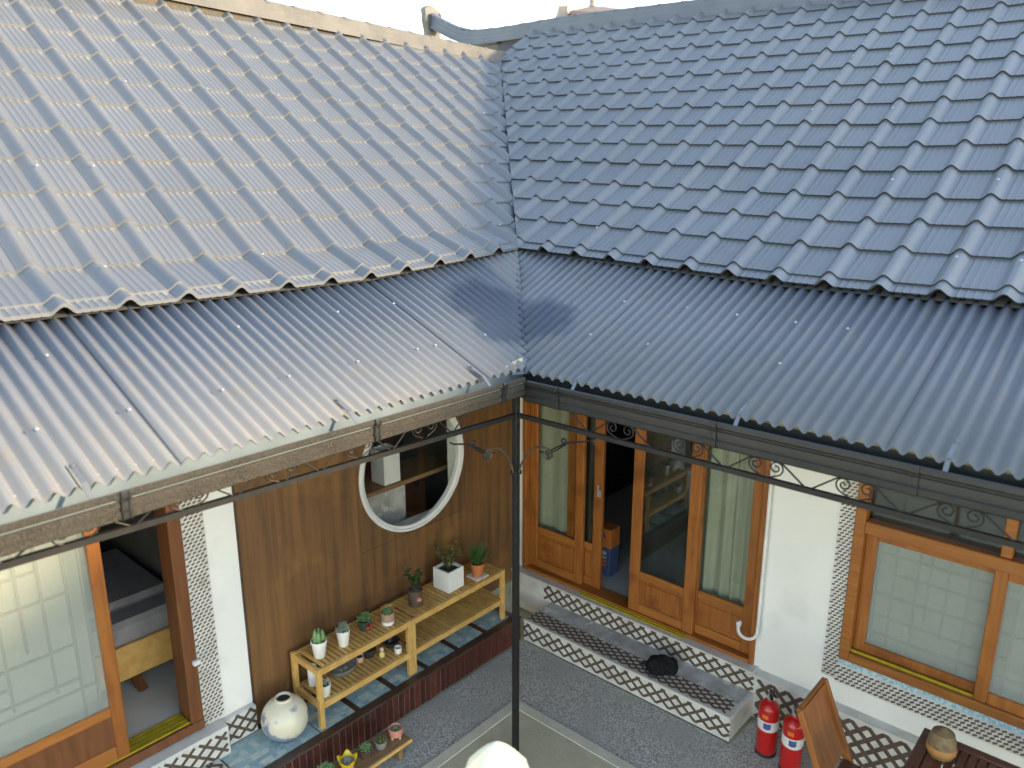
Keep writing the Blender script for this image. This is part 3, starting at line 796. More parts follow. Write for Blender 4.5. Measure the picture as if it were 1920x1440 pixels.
# round window
N = 72; m = MB()
prof = [(RR-.010, -.014), (RR-.010, .008), (RR-.002, .014), (RR+.010, .016), (RR+.013,.024), (RR+.026, .026), (RR+.031, .020), (RR+.033, .003)]
for k in range(N):
    a = 2*pi*k/N
    for r_, o_ in prof: m.v.append((XW+o_, RC[0]+cos(a)*r_, RC[1]+sin(a)*r_))
kk = len(prof)
for k in range(N):
    j = (k+1) % N
    for q in range(kk-1): m.f.append((k*kk+q, k*kk+q+1, j*kk+q+1, j*kk+q))
rw = obj('round_window', m, 'white_pvc', LW, smooth=True, recalc=True)
m = MB(); m.v = [(XW-.013, RC[0]+cos(2*pi*k/N)*(RR-.005), RC[1]+sin(2*pi*k/N)*(RR-.005)) for k in range(N)]; m.f = [tuple(range(N))]
obj('glass_pane', m, 'glass', rw)
# rooms behind
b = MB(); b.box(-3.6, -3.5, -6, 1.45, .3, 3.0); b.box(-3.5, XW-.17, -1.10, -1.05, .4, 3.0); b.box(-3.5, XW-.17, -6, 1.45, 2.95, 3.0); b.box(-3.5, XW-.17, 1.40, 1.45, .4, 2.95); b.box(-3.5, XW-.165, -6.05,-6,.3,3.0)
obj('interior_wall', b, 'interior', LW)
obj('room_floor', MB().box(-3.5, XW-.10, -6, 1.4, .38, .46), 'linoleum', LW)
# left door: frame, sill, sliding leaf
b = MB(); b.box(XW-.13, XW+.02, -1.375, -1.302, .43, 2.25)
obj('door_frame', b, 'door_wood_dark', LW, bevel=.004)
obj('door_head', MB().box(XW-.13, XW+.02, -3.4, -1.375, 2.17, 2.25), 'door_wood_dark', LW)
sl_ = obj('door_sill', MB().box(XW-.13, XW+.03, -3.4, -1.302, .405, .462), 'door_wood_dark', LW, bevel=.004)
for k in range(4):
    obj('track', MB().box(XW-.118+k*.034, XW-.098+k*.034, -3.38, -1.38, .4625, .472), 'track_yellow', sl_)
def door_leaf_y(y0, y1, x, z0, z1, parent, st=.07, midz=.80):
    m = MB(); m.box(x-.035, x, y0, y0+st, z0, z1); m.box(x-.035, x, y1-st, y1, z0, z1)
    o = obj('sliding_door', m, 'door_wood', parent, bevel=.004)
    for za, zb in ((z0, z0+.085), (midz-.055, midz), (z1-.07, z1)):
        obj('rail', MB().box(x-.033, x-.002, y0+st, y1-st, za, zb), 'rail_wood', o, bevel=.004)
    obj('lower_panel', MB().box(x-.022, x-.012, y0+st, y1-st, z0+.085, midz-.055), 'door_wood_dark', o)
    obj('glass_pane', MB().box(x-.020, x-.015, y0+st, y1-st, midz, z1-.07), 'glass_milky', o)
    return o
dl = door_leaf_y(-2.62, -1.715, XW+.012, .475, 2.16, LW, st=.065)
obj('door_knob', MB().lathe([(.012,0),(.02,.004),(.016,.012),(.0,.014)], (0,0,0), 10), 'rubber', dl)
kn = dl.children[-1]
kn.matrix_basis = Matrix.Translation((XW+.013, -1.80, .74)) @ Matrix.Rotation(radians(90), 4, 'Y')
door_leaf_y(-3.36, -2.50, XW-.04, .475, 2.16, LW, st=.065)
paper_lattice((XW-.115, -2.60, .475), (0,1,0), (0,0,1), .82, 1.66,
    [(.02,0,1),(.16,.28,.95),(.27,.45,.95),(.38,.28,.95),(.52,.28,.95),(.64,.45,.95),(.76,.28,.95),(.90,0,1),(.99,0,1)],
    [(.02,0,1),(.26,0,1),(.30,.1,.9),(.36,.16,.5),(.42,.16,.9),(.52,.1,.4),(.6,.38,.9),(.7,.16,.76),(.8,.1,.9),(.86,.3,.6),(.94,0,1)], LW, 'paper_white')
obj('door_catch', MB().box(XW+.02, XW+.05, -1.335, -1.29, .83, .86), 'white_pvc', LW, bevel=.006)
# patterned strip beside the door
obj('tile_surround', MB().box(XW, XW+.005, -1.298, -1.168, .40, 2.25), 'white_tile', LW)
o = obj('dotted_pattern', dots((XW+.005, -1.294, .41), (0,1,0), (0,0,1), .12, 1.83, .03, .018, .003), 'dot_tile', LW); o['kind'] = 'stuff'
# threshold step and plinth in front of the left door
ts = obj('threshold_step', MB().box(XW+.002, -1.255, -6, -1.20, 0, .395), 'white_tile', LW, bevel=.006)
obj('bar_pattern', lattice((-1.255, -3.4, .22), (0,1,0), (0,0,1), 2.18, .15, .10, .08, .017, .004), 'brown_tile', ts)['kind'] = 'stuff'
obj('dotted_pattern', dots((-1.35, -3.0, .395), (0,1,0), (-1,0,0), 1.75, .07, .035, .02, .003), 'dot_tile', ts)['kind'] = 'stuff'
ls = obj('lower_step', MB().box(-1.254, -.99, -6, -1.285, 0, .225), 'white_tile', LW, bevel=.006)
obj('bar_pattern', lattice((-1.0, -3.4, .225), (0,1,0), (-1,0,0), 2.1, .24, .10, .09, .018, .004), 'brown_tile', ls)['kind'] = 'stuff'
wp = obj('wall_plinth', MB().box(XW+.002, -1.315, -1.199, -.99, .21, .385), 'white_tile', LW)
obj('bar_pattern', lattice((-1.315, -1.199, .225), (0,1,0), (0,0,1), .208, .158, .085, .075, .016, .004), 'brown_tile', wp)['kind'] = 'stuff'
# ledge
lg = obj('ledge', MB().box(XW+.003, -.945, -1.28, 1.06, 0, .198), 'grout', LW)
obj('ledge_border', MB().box(-1.0, -.928, -1.28, 1.06, .1985, .212), 'ledge_brown', lg, bevel=.005)
obj('ledge_border', MB().box(XW+.004, -1.315, -.985, 1.06, .1985, .211), 'ledge_brown', lg)
rt = MB().box(-.003, .0035, -.0195, .0195, 0, .188).mesh('riser_tile'); rt.materials.append(M['riser_red'])
for k in range(49):
    o = bpy.data.objects.new('riser_tile', rt); COL.objects.link(o); o.parent = lg
    o.location = (-.9415 + random.uniform(-.001,.001), -1.255 + k*.0477, .006)
mt = MB().box(-.152, .152, -.128, .128, 0, .010).mesh('mosaic_tile'); mt.materials.append(M['mosaic_blue'])
for k in range(6):
    o = bpy.data.objects.new('mosaic_tile', mt); COL.objects.link(o); o.parent = lg; o.location = (-1.157, -.615 + k*.296, .1985)
    if k: obj('ledge_divider', MB().box(-1.314, -1.0005, -.615+k*.296-.168, -.615+k*.296-.129, .1985, .2115), 'ledge_brown', lg)
obj('mosaic_tile', MB().box(-1.309, -1.005, -1.27, -.755, .1985, .2085), 'mosaic_blue', lg)

# ------------------------------------------------------------------ iron canopy frame
IR = thing('iron_canopy_frame', 'thin black wrought iron post and scrollwork beams under the gutters', 'iron frame', (-.09, .03, 0))
obj('post', MB().box(-.107, -.073, .013, .047, 0, 2.42), 'iron', IR, bevel=.003)
obj('base_plate', MB().box(-.14, -.04, -.02, .08, .003, .012), 'iron', IR)
LB = lambda y: (-.09, y, 2.26 - .028*y)
RB = lambda x: (x, .03, 2.262)
obj('beam', MB().bar(LB(.012), LB(-4.5), .023, .023), 'iron', IR)
obj('beam', MB().bar(RB(-.072), RB(6), .023, .023), 'iron', IR)
obj('top_rail', MB().bar((-.09,.0,2.40), (-.09,-4.5,2.43), .014, .014), 'iron', IR)
obj('top_rail', MB().bar((-.06,.03,2.375), (6,.03,2.375), .014, .014), 'iron', IR)
def spiral(c, U, V, R, turns, a0, sg=1, n=26):
    pts = []
    for i in range(n+1):
        t = i/n; r = R*(1-.78*t); a = a0 + sg*2*pi*turns*t
        pts.append(Vector(c) + Vector(U)*r*cos(a) + Vector(V)*r*sin(a))
    return pts
Zv = Vector((0,0,1))
def bay(base, U, zt, parent):
    """diagonals and a pair of scrolls between two nodes .37 apart along U"""
    U = Vector(U); b0 = Vector(base)
    top = zt - b0.z
    m = MB().tube([b0, b0 + U*.15 + Zv*top], .004, 6); obj('diagonal', m, 'iron', parent)
    m = MB().tube([b0, b0 - U*.15 + Zv*top], .004, 6); obj('diagonal', m, 'iron', parent)
    for sg in (-1, 1):
        c = b0 + U*(.185 + sg*.045) + Zv*(top*.55)
        p = spiral(c, U*sg, Zv, .034, 1.5, -1.2)
        p = [c + U*sg*(-.03) + Zv*(-.05)] + p
        obj('scroll', MB().tube(p, .0035, 6), 'iron', parent, smooth=True)
for k in range(8): bay(LB(-.45 - .39*k), (0,-1,0), 2.415, IR)
for k in range(9): bay(RB(.40 + .37*k), (1,0,0), 2.375, IR)
def corner_scrolls(U, parent):
    U = Vector(U); o = Vector((-.09, .03, 1.93))
    # big C scroll from the post up and out
    pts = []
    for i in range(13):
        t = i/12; pts.append(o + U*(.02+.20*t**1.3) + Zv*(.19*sin(t*pi*.55)))
    e = pts[-1]; c = e + Zv*(-.032)
    pts += spiral(c, U, Zv, .034, 1.4, pi/2, -1)[1:]
    obj('scroll', MB().tube(pts, .006, 6), 'iron_sunlit', parent, smooth=True)
    pts = []
    o2 = Vector((-.09,.03,2.25))
    for i in range(11):
        t = i/10; pts.append(o2 + U*(.50-.26*t) + Zv*(-.02-.12*t**.7 + .03*sin(t*pi)))
    c = pts[-1] + Zv*(-.02)
    pts += spiral(c, U, Zv, .026, 1.4, pi/2, 1)[1:]
    obj('scroll', MB().tube(pts, .005, 6), 'iron', parent, smooth=True)
    pts = []
    for i in range(11):
        t = i/10; pts.append(o2 + U*(.17+.16*t) + Zv*(-.16+.07*t - .02*sin(t*pi)))
    c = pts[-1] + Zv*(.022)
    pts += spiral(c, U, Zv, .022, 1.3, -pi/2, 1)[1:]
    obj('scroll', MB().tube(pts, .0045, 6), 'iron', parent, smooth=True)
corner_scrolls((1,0,0), IR); corner_scrolls((0,-1,0), IR)
obj('collar', MB().box(-.114,-.066,.006,.054,1.915,1.94), 'iron', IR, bevel=.003)

# ------------------------------------------------------------------ plant shelf on the ledge
SX0, SX1 = -1.305, -1.01; SY = (-.735, .015, .955)
SH = thing('plant_shelf', 'long low slatted pine plant shelf standing on the blue tiled ledge', 'shelf', (-1.157, .11, .212))
Z0 = .212
slm = MB().box(-.1265, .1265, -.0115, .0115, -.006, .006).mesh('slat'); slm.materials.append(M['pine'])
for y in (SY[0], SY[1]-.032, SY[1]+.002, SY[2]-.032):
    for x in (SX0, SX1-.032):
        obj('leg', MB().box(x, x+.032, y, y+.032, Z0, .629), 'pine', SH, bevel=.002)
for (y0, y1) in ((SY[0], SY[1]+.0), (SY[1]+.002, SY[2])):
    for z in (.612, .375):
        for x in (SX0+.004, SX1-.026):
            obj('rail', MB().box(x, x+.022, y0+.033, y1-.033, z-.03, z+.012), 'pine', SH, bevel=.002)
        for y in (y0+.005, y1-.027):
            obj('rail', MB().box(SX0+.033, SX1-.033, y, y+.022, z-.03, z+.0115), 'pine', SH, bevel=.002)
        n = int((y1-y0-.06)/.036)
        for k in range(n):
            o = bpy.data.objects.new('slat', slm); COL.objects.link(o)
            set_parent(o, SH, True); o.location = ((SX0+SX1)/2, y0+.045+(k+.5)*(y1-y0-.09)/n, z+.0085)
ZT = .627; ZM = .390

# ------------------------------------------------------------------ pots and plants
def pot_round(parent, r0, r1, h, m, soil='soil', rim=True, n=22, name='pot'):
    pr_ = [(r0*.9, 0), (r0, .003), (r1, h)]
    if rim: pr_ = [(r0*.9,0),(r0,.003),(r1*.97,h*.82),(r1*1.05,h*.83),(r1*1.06,h)]
    top = pr_[-1][0]
    pr_ += [(top*.88, h), (top*.86, h*.86)]
    obj(name, MB().lathe(pr_, n=n), m, parent, world=False, smooth=True)
    obj('soil', MB().lathe([(top*.865, h*.84),(top*.5,h*.87),(.001,h*.88)], n=n, close=False), soil, parent, world=False, smooth=True)
def plant(name, label, loc, group=None, cat='plant', rz=0): return thing(name, label, cat, loc, group, rz)
GP = 'potted plants on the shelf'
rp_ = random.Random(11)
# cactus in a white pot
t = plant('potted_cactus', 'green cactus in tall white pot at the near end of the shelf top', (-1.13,-.635,ZT), GP)
pot_round(t, .034, .048, .118, 'ceramic_white')
m = MB()
for k in range(7):
    a = k*2.4; r = .0 if k == 0 else .024
    h = .075 + .02*rp_.random()
    m.lathe([(.006,0),(.015,.012),(.018,h*.45),(.014,h*.8),(.004,h)], (r*cos(a), r*sin(a), .10), 8)
obj('stems', m, 'succulent', t, world=False, smooth=True)
# grey succulent in a white pot
t = plant('potted_succulent', 'grey-green rosette succulent in white pot, second from the near end of the shelf', (-1.12,-.462,ZT), GP)
pot_round(t, .032, .045, .112, 'ceramic_white', rim=False, soil='gravel_pale')
def rosette(m, c, n, ln, wd, th, el=(.3,1.2)):
    for k in range(n):
        a = k*2.399; e = el[0] + (el[1]-el[0])*k/n
        m.leaf(c, (cos(a)*cos(e), sin(a)*cos(e), sin(e)), ln*(1-.35*k/n), wd, th, .05)
m = MB()
for (x, y, z) in ((.012,0,.105),(-.02,.012,.11),(-.005,-.022,.10),(0,.01,.125)): rosette(m, (x,y,z), 14, .052, .021, .011)
obj('leaves', m, 'succulent_grey', t, world=False)
# succulent in dark teal pot with a red ornament
t = plant('potted_succulent', 'bright green succulent in small dark teal pot with red ornament', (-1.165,-.258,ZT), GP)
pot_round(t, .036, .046, .07, 'pot_teal', rim=False)
m = MB()
for (x, y, z) in ((.018,.0,.065),(-.012,.018,.07),(-.01,-.02,.066),(.005,.01,.085)): rosette(m, (x,y,z), 12, .055, .024, .012)
obj('leaves', m, 'succulent', t, world=False)
m = MB().lathe([(.001,-.014),(.014,-.006),(.016,.006),(.001,.014)], (.048,-.012,.035), 10).lathe([(.001,-.012),(.012,-.005),(.013,.005),(.001,.012)], (.046,.020,.042), 10)
obj('ornament', m, 'red_accent', t, world=False, smooth=True)
# brown and white pot
t = plant('potted_succulent', 'small succulent in banded pinkish brown and white pot in middle of the shelf', (-1.105,-.112,ZT), GP)
obj('saucer', MB().lathe([(.034,0),(.042,.003),(.044,.026),(.036,.027)], n=22), 'ceramic_white', t, world=False, smooth=True)
obj('pot', MB().lathe([(.036,.0275),(.044,.034),(.047,.085),(.041,.087),(.040,.075)], n=22), 'terracotta_pale', t, world=False, smooth=True)
m = MB(); 
for (x, y, z) in ((.01,0,.075),(-.015,.01,.078),(0,-.016,.076)): rosette(m, (x,y,z), 10, .044, .02, .011)
obj('leaves', m, 'succulent', t, world=False)
obj('soil', MB().lathe([(.040,.074),(.001,.078)], n=18, close=False), 'soil', t, world=False)
# brown pot with trailing plant and red ornament
t = plant('potted_plant', 'dark leafy plant in brown pot with a red flower ornament', (-1.14,.165,ZT), GP)
pot_round(t, .046, .054, .125, 'pot_brown', rim=False, soil='gravel_pale')
obj('ornament', MB().lathe([(.001,-.018),(.017,-.008),(.019,.006),(.001,.018)], (.050,-.008,.065), 10), 'pink', t, world=False, smooth=True)
def bushy(parent, n, h, spread, z0, lm, ll, lw, seed, stems=7):
    r = random.Random(seed); sm_ = MB(); lf = MB()
    for k in range(stems):
        a = r.uniform(0, 2*pi); l = r.uniform(.4,1)*spread; hh = h*r.uniform(.55,1)
        p0 = Vector((0,0,z0)); p1 = Vector((cos(a)*l*.35, sin(a)*l*.35, z0+hh*.55)); p2 = Vector((cos(a)*l, sin(a)*l, z0+hh))
        sm_.tube([p0,p1,p2], [.0035,.0028,.0015], 5)
        for q in range(n):
            t_ = r.uniform(.25,1); p = p0.lerp(p1,t_*2) if t_ < .5 else p1.lerp(p2,(t_-.5)*2)
            d = Vector((r.uniform(-1,1), r.uniform(-1,1), r.uniform(-.3,.8)))
            lf.leaf(p, d, ll*r.uniform(.6,1.2), lw*r.uniform(.7,1.2), .0015, .06)
    obj('stems', sm_, 'stem', parent, world=False); obj('leaves', lf, lm, parent, world=False)
bushy(t, 15, .17, .08, .115, 'leaf_dark', .042, .022, 5, 10)
# white cube planter
t = plant('potted_plant', 'sparse olive-leaved plant in large white cube planter on the shelf', (-1.155,.50,ZT), GP, rz=radians(2))
m = MB().box(-.078,.078,-.078,.078,0,.02); 
for x0,x1,y0,y1 in ((-.078,.078,-.078,-.066),(-.078,.078,.066,.078),(-.078,-.066,-.066,.066),(.066,.078,-.066,.066)): m.box(x0,x1,y0,y1,.02,.158)
obj('planter', m, 'cube_white', t, world=False)
obj('soil', MB().box(-.0655,.0655,-.0655,.0655,.021,.138), 'soil', t, world=False)
bushy(t, 15, .20, .11, .135, 'leaf_olive', .044, .016, 8, 14)
# terracotta pot with grassy plant on a saucer
t = plant('potted_plant', 'grassy green plant in orange terracotta pot on white saucer at the far shelf end', (-1.10,.745,ZT), GP)
obj('saucer', MB().box(-.062,.062,-.062,.062,0,.008), 'ceramic_white', t, world=False, bevel=.003)
obj('pot', MB().lathe([(.036,.0085),(.038,.012),(.050,.085),(.055,.087),(.057,.112),(.049,.113),(.047,.10)], n=22), 'terracotta', t, world=False, smooth=True)
obj('soil', MB().lathe([(.047,.101),(.001,.104)], n=18, close=False), 'soil', t, world=False)
m = MB(); r = random.Random(4)
for k in range(150):
    a = r.uniform(0,2*pi); rr = r.uniform(0,.035); e = r.uniform(.75,1.5)
    m.leaf((rr*cos(a), rr*sin(a), .10), (cos(a)*cos(e), sin(a)*cos(e), sin(e)), r.uniform(.10,.19), .007, .002, .04)
obj('leaves', m, 'grass_green', t, world=False)
# lower shelf
GL = 'small pots on the lower shelf'
t = plant('potted_succulent', 'small succulent with a pink bloom in white pot on the lower shelf', (-1.075,-.655,ZM), GL)
pot_round(t, .034, .044, .082, 'ceramic_white', rim=False)
m = MB(); rosette(m, (0,0,.075), 16, .04, .018, .01); obj('leaves', m, 'succulent_grey', t, world=False)
obj('bloom', MB().lathe([(.001,-.01),(.011,0),(.001,.01)], (.012,.022,.108), 8), 'pink', t, world=False)
o = tag(obj('white_tumbler', MB().lathe([(.026,0),(.028,.002),(.030,.135),(.027,.135),(.026,.02),(.001,.018)], (-1.215,-.645,ZM), 20), 'ceramic_white', smooth=True), 'tall plain white cup behind the front leg of the shelf', 'cup', GL)
t = plant('bowl_planter', 'wide shallow blue-grey bowl of tiny succulents on the lower shelf', (-1.175,-.44,ZM), GL)
obj('bowl', MB().lathe([(.05,0),(.075,.012),(.095,.05),(.088,.05),(.07,.03)], n=26, sx=.75, sy=1.05), 'pot_blue_grey', t, world=False, smooth=True)
obj('soil', MB().lathe([(.086,.042),(.001,.046)], n=22, sx=.75, sy=1.05, close=False), 'gravel_pale', t, world=False)
m = MB()
for k in range(6): rosette(m, (.03*cos(k*2.1), .055*sin(k*1.3), .042), 8, .024, .012, .006)
obj('leaves', m, 'succulent_grey', t, world=False)
t = plant('small_pot', 'tiny pink clay pot beside the dark bowl on the lower shelf', (-1.19,-.295,ZM), GL, 'pot')
pot_round(t, .022, .03, .042, 'pink_pale', rim=False)
t = plant('small_pot', 'dark glazed round pot in middle of the lower shelf', (-1.195,-.215,ZM), GL, 'pot')
pot_round(t, .036, .05, .06, 'pot_dark', rim=False)
t = plant('figurine', 'little yellow and cream figurine on the lower shelf', (-1.118,-.165,ZM), GL, 'figurine')
obj('body', MB().lathe([(.012,0),(.019,.006),(.020,.028),(.010,.045)], n=14), 'yellow_pale', t, world=False, smooth=True)
obj('head', MB().lathe([(.005,.045),(.014,.052),(.015,.064),(.006,.074)], n=14), 'pink_pale', t, world=False, smooth=True)
t = plant('black_bowl', 'black bowl by the middle leg of the lower shelf', (-1.17,.045-.09,ZM), GL, 'bowl')
obj('bowl', MB().lathe([(.03,0),(.034,.004),(.062,.05),(.055,.05),(.03,.012)], n=24), 'pot_dark', t, world=False, smooth=True)
t = plant('small_cup', 'small white cup beside the black bowl on the lower shelf', (-1.072,-.062,ZM), GL, 'cup')
obj('cup', MB().lathe([(.018,0),(.024,.006),(.027,.044),(.023,.044),(.018,.01)], n=18), 'ceramic_white', t, world=False, smooth=True)
# jar
t = thing('moon_jar', 'round cream porcelain jar with faded blue brushwork on the ledge', 'jar', (-1.135, -.905, .2095))
jp = [(.07,0),(.078,.006)]
for i in range(17):
    a = -1.15 + i*(2.35/16); jp.append((.140*cos(a), .132+.138*sin(a)))
jp += [(.052,.268),(.050,.276),(.042,.276),(.040,.262),(.06,.24),(.09,.2)]
obj('body', MB().lathe(jp, n=40), 'jar_paint', t, world=False, smooth=True)
obj('inside', MB().lathe([(.043,.262),(.001,.255)], n=20, close=False), 'rubber', t, world=False)
# bench with pots on the ground
t = thing('low_bench', 'low brown wooden bench on the pebble paving below the ledge', 'bench', (-.71, -.70, 0))
obj('seat_board', MB().box(-.80,-.625,-1.05,-.35,.112,.13), 'bench_wood', t, bevel=.003)
obj('front_edge', MB().box(-.6248,-.612,-1.05,-.35,.108,.1305), 'pine', t, bevel=.002)
for y in (-.98, -.43): obj('leg', MB().box(-.78,-.65,y,y+.03,0,.1118), 'bench_wood', t)
GB = 'pots on the low bench'
t = plant('potted_succulent', 'pink footed pot with a green bud at the far end of the low bench', (-.695,-.412,.13), GB)
m = MB().lathe([(.030,.022),(.042,.03),(.046,.075),(.040,.078),(.038,.064)], n=22)
obj('pot', m, 'pink', t, world=False, smooth=True)
for k in range(3):
    a = 2*pi*k/3+.4; obj('foot', MB().lathe([(.006,0),(.011,.026)], (.027*cos(a), .027*sin(a), 0), 8), 'pink_pale', t, world=False)
m = MB(); rosette(m, (0,0,.06), 12, .034, .014, .009); obj('leaves', m, 'succulent', t, world=False)
obj('soil', MB().lathe([(.038,.064),(.001,.066)], n=18, close=False), 'gravel_pale', t, world=False)
t = plant('potted_succulent', 'olive succulent in plain grey pot next to the pink pot', (-.705,-.525,.13), GB)
pot_round(t, .034, .042, .05, 'pot_grey', rim=False)
m = MB()
for k in range(4): rosette(m, (.018*cos(k*1.7), .018*sin(k*1.7), .046), 9, .034, .015, .009)
obj('leaves', m, 'leaf_olive', t, world=False)
t = plant('potted_succulent', 'light green succulent in dark pot on the low bench', (-.712,-.635,.13), GB)
pot_round(t, .034, .044, .055, 'pot_brown', rim=False)
m = MB()
for k in range(5): rosette(m, (.02*cos(k*1.3), .02*sin(k*1.3), .05), 10, .036, .017, .01)
obj('leaves', m, 'succulent', t, world=False)
t = plant('potted_succulent', 'bright yellow flower-shaped pot with grey succulent on the low bench', (-.705,-.772,.13), GB)
m = MB(); N = 40; prf = [(.024,0),(.030,.004),(.046,.045),(.056,.075),(.046,.068),(.038,.055)]
for r_, z in prf:
    for k in range(N):
        a = 2*pi*k/N; q = 1 + .10*cos(5*a)*(z/.075); m.v.append((r_*q*cos(a), r_*q*sin(a), z + (.012*cos(5*a) if z > .06 else 0)))
for i in range(len(prf)-1):
    for k in range(N): j = (k+1) % N; m.f.append((i*N+k, i*N+j, (i+1)*N+j, (i+1)*N+k))
obj('pot', m, 'yellow', t, world=False, smooth=True)
obj('stripe', MB().box(.040,.052,-.008,.008,.012,.055), 'pink', t, world=False, bevel=.003)
obj('soil', MB().lathe([(.041,.056),(.001,.06)], n=18, close=False), 'gravel_pale', t, world=False)
m = MB(); rosette(m, (0,0,.055), 14, .036, .018, .01); obj('leaves', m, 'succulent_grey', t, world=False)
t = plant('potted_succulent', 'pale green leafy pot at the near end of the low bench, cut by the frame', (-.735,-.905,.13), GB)
pot_round(t, .034, .044, .06, 'pot_teal', rim=False)
m = MB()
for k in range(5): rosette(m, (.024*cos(k*1.3), .024*sin(k*1.3), .055), 10, .05, .026, .01)
obj('leaves', m, 'succulent', t, world=False)

# ------------------------------------------------------------------ black bundle on the step
m = MB(); N = 28; r = random.Random(2); rings = 12
t = thing('black_bag', 'crumpled black cloth bag lying on the patterned entrance step', 'bag', (.205, 1.235, .1795))
ph = [r.uniform(0,6.28) for _ in range(6)]
for i in range(rings+1):
    e = (i/rings)*pi*.5
    for k in range(N):
        a = 2*pi*k/N
        q = 1 + .16*sin(2*a+ph[0]) + .11*sin(3*a+ph[1]) + .06*sin(7*a+ph[2]+i*.5) + .05*sin(11*a+ph[3]-i*.4)
        m.v.append((.105*cos(e)**.7*cos(a)*q, .085*cos(e)**.7*sin(a)*q, .095*sin(e)*(1+.18*sin(2*a+ph[4])*cos(e)+.07*sin(5*a+ph[5]))))
for i in range(rings):
    for k in range(N): j = (k+1) % N; m.f.append((i*N+k, i*N+j, (i+1)*N+j, (i+1)*N+k))
m.f.append(tuple(range(N))[::-1])
obj('body', m, 'black_cloth', t, world=False, smooth=True)
obj('strap', MB().tube([(.03,.04,.06),(.05,.075,.075),(.075,.085,.05),(.09,.07,.012)], .008, 7), 'black_cloth', t, world=False, smooth=True)
obj('strap', MB().tube([(-.06,-.03,.04),(-.10,-.045,.03),(-.13,-.05,.008)], [.014,.010,.006], 7), 'black_cloth', t, world=False, smooth=True)

# ------------------------------------------------------------------ fire extinguishers
def extinguisher(loc, rz, label):
    t = thing('fire_extinguisher', label, 'extinguisher', loc, 'fire extinguishers beside the step', rz)
    R_ = .064
    obj('cylinder', MB().lathe([(.045,0),(.058,.004),(R_,.02),(R_,.315),(.060,.34),(.046,.362),(.024,.374),(.022,.385)], n=32), 'red_paint', t, world=False, smooth=True)
    obj('base_ring', MB().lathe([(.0645,.002),(.066,.004),(.066,.022),(.0645,.024)], n=32, close=False), 'rubber', t, world=False, smooth=True)
    def patch(a0, a1, z0, z1, rr, mt_, nm, wav=0):
        m = MB(); n = 18
        for i in range(n+1):
            a = a0 + (a1-a0)*i/n; dz = wav*sin(pi*i/n)
            m.v += [(rr*cos(a), rr*sin(a), z0-dz), (rr*cos(a), rr*sin(a), z1-dz*.4)]
        for i in range(n): m.f.append((2*i, 2*i+2, 2*i+3, 2*i+1))
        obj(nm, m, mt_, t, world=False, smooth=True)
    patch(-1.75, 1.75, .20, .262, R_+.0006, 'label_white', 'label', .012)
    patch(-.55, .15, .212, .25, R_+.0012, 'blue_mark', 'emblem', .006)
    patch(-.75, -.15, .278, .305, R_+.0006, 'orange_mark', 'flame_mark')
    obj('valve', MB().lathe([(.018,.385),(.020,.39),(.020,.41),(.012,.415),(.012,.43)], n=14), 'zinc', t, world=False, smooth=True)
    obj('handle', MB().bar((-.02,0,.422),(.075,0,.432),.02,.008).bar((-.02,0,.44),(.08,0,.462),.022,.006), 'rubber', t, world=False, bevel=.002)
    obj('gauge', MB().lathe([(.014,0),(.014,.006),(.011,.008)], (.02,.012,.40), 12), 'label_white', t, world=False)
    hp = [(-.015,0,.40),(-.05,.02,.405),(-.078,.03,.36),(-.080,.03,.26),(-.078,.028,.16),(-.074,.025,.12)]
    obj('hose', MB().tube(hp, .009, 8), 'rubber', t, world=False, smooth=True)
    obj('nozzle', MB().tube([(-.074,.025,.13),(-.072,.022,.05)], [.012,.016], 8), 'rubber', t, world=False)
    return t
extinguisher((1.02, 1.165, -.004), radians(-62), 'red fire extinguisher next to the entrance step, standing clear of the chair')
extinguisher((1.195, 1.12, -.004), radians(-58), 'red fire extinguisher partly behind the wooden chair back')

# ------------------------------------------------------------------ chair and table
t = thing('folding_chair', 'orange-brown wooden folding chair with solid backrest beside the extinguishers', 'chair', (1.62, .72, 0))
y0, y1 = .535, .895
for y in (y0, y1-.026):
    obj('back_leg', MB().bar((1.405, y+.013, .86), (1.60, y+.013, .40), .026, .034).bar((1.60,y+.013,.40),(1.86,y+.013,.004), .026, .034), 'chair_wood', t, bevel=.003)
    obj('front_leg', MB().bar((1.84, y+(.032 if y < .7 else -.006), .43), (1.47, y+(.032 if y < .7 else -.006), .004), .022, .034), 'chair_wood', t, bevel=.003)
m = MB()
a = Vector((1.408, 0, .848)); c = Vector((1.555, 0, .50)); N_ = 8
for i in range(N_+1):
    for yy in (y0+.027, y1-.027):
        p = a.lerp(c, i/N_); p.x -= .012*sin(pi*i/N_); m.v.append((p.x, yy, p.z))
for i in range(N_): m.f.append((2*i, 2*i+1, 2*i+3, 2*i+2))
obj('backrest', m, 'chair_wood', t, solid=.012)
obj('top_rail', MB().bar((1.402, y0, .852), (1.402, y1, .852), .022, .024), 'chair_wood', t, bevel=.004)
for k in range(7):
    x = 1.56 + k*.052; obj('seat_slat', MB().box(x, x+.042, y0+.03, y1-.03, .430, .445), 'table_wood', t, bevel=.002)
obj('seat_frame', MB().box(1.55, 1.93, y0+.045, y0+.065, .405, .4298).box(1.55, 1.93, y1-.065, y1-.045, .405, .4298), 'chair_wood', t)
t = thing('slatted_table', 'dark reddish slatted wooden patio table at the lower right', 'table', (2.35, .60, 0))
TX0, TX1, TY0, TY1 = 1.89, 2.80, .15, 1.03
obj('apron', MB().box(TX0+.05, TX1-.05, TY0+.05, TY0+.07, .63, .70).box(TX0+.05, TX1-.05, TY1-.07, TY1-.05, .63, .70).box(TX0+.05, TX0+.07, TY0+.071, TY1-.071, .63, .70).box(TX1-.07, TX1-.05, TY0+.071, TY1-.071, .63, .70), 'table_wood', t)
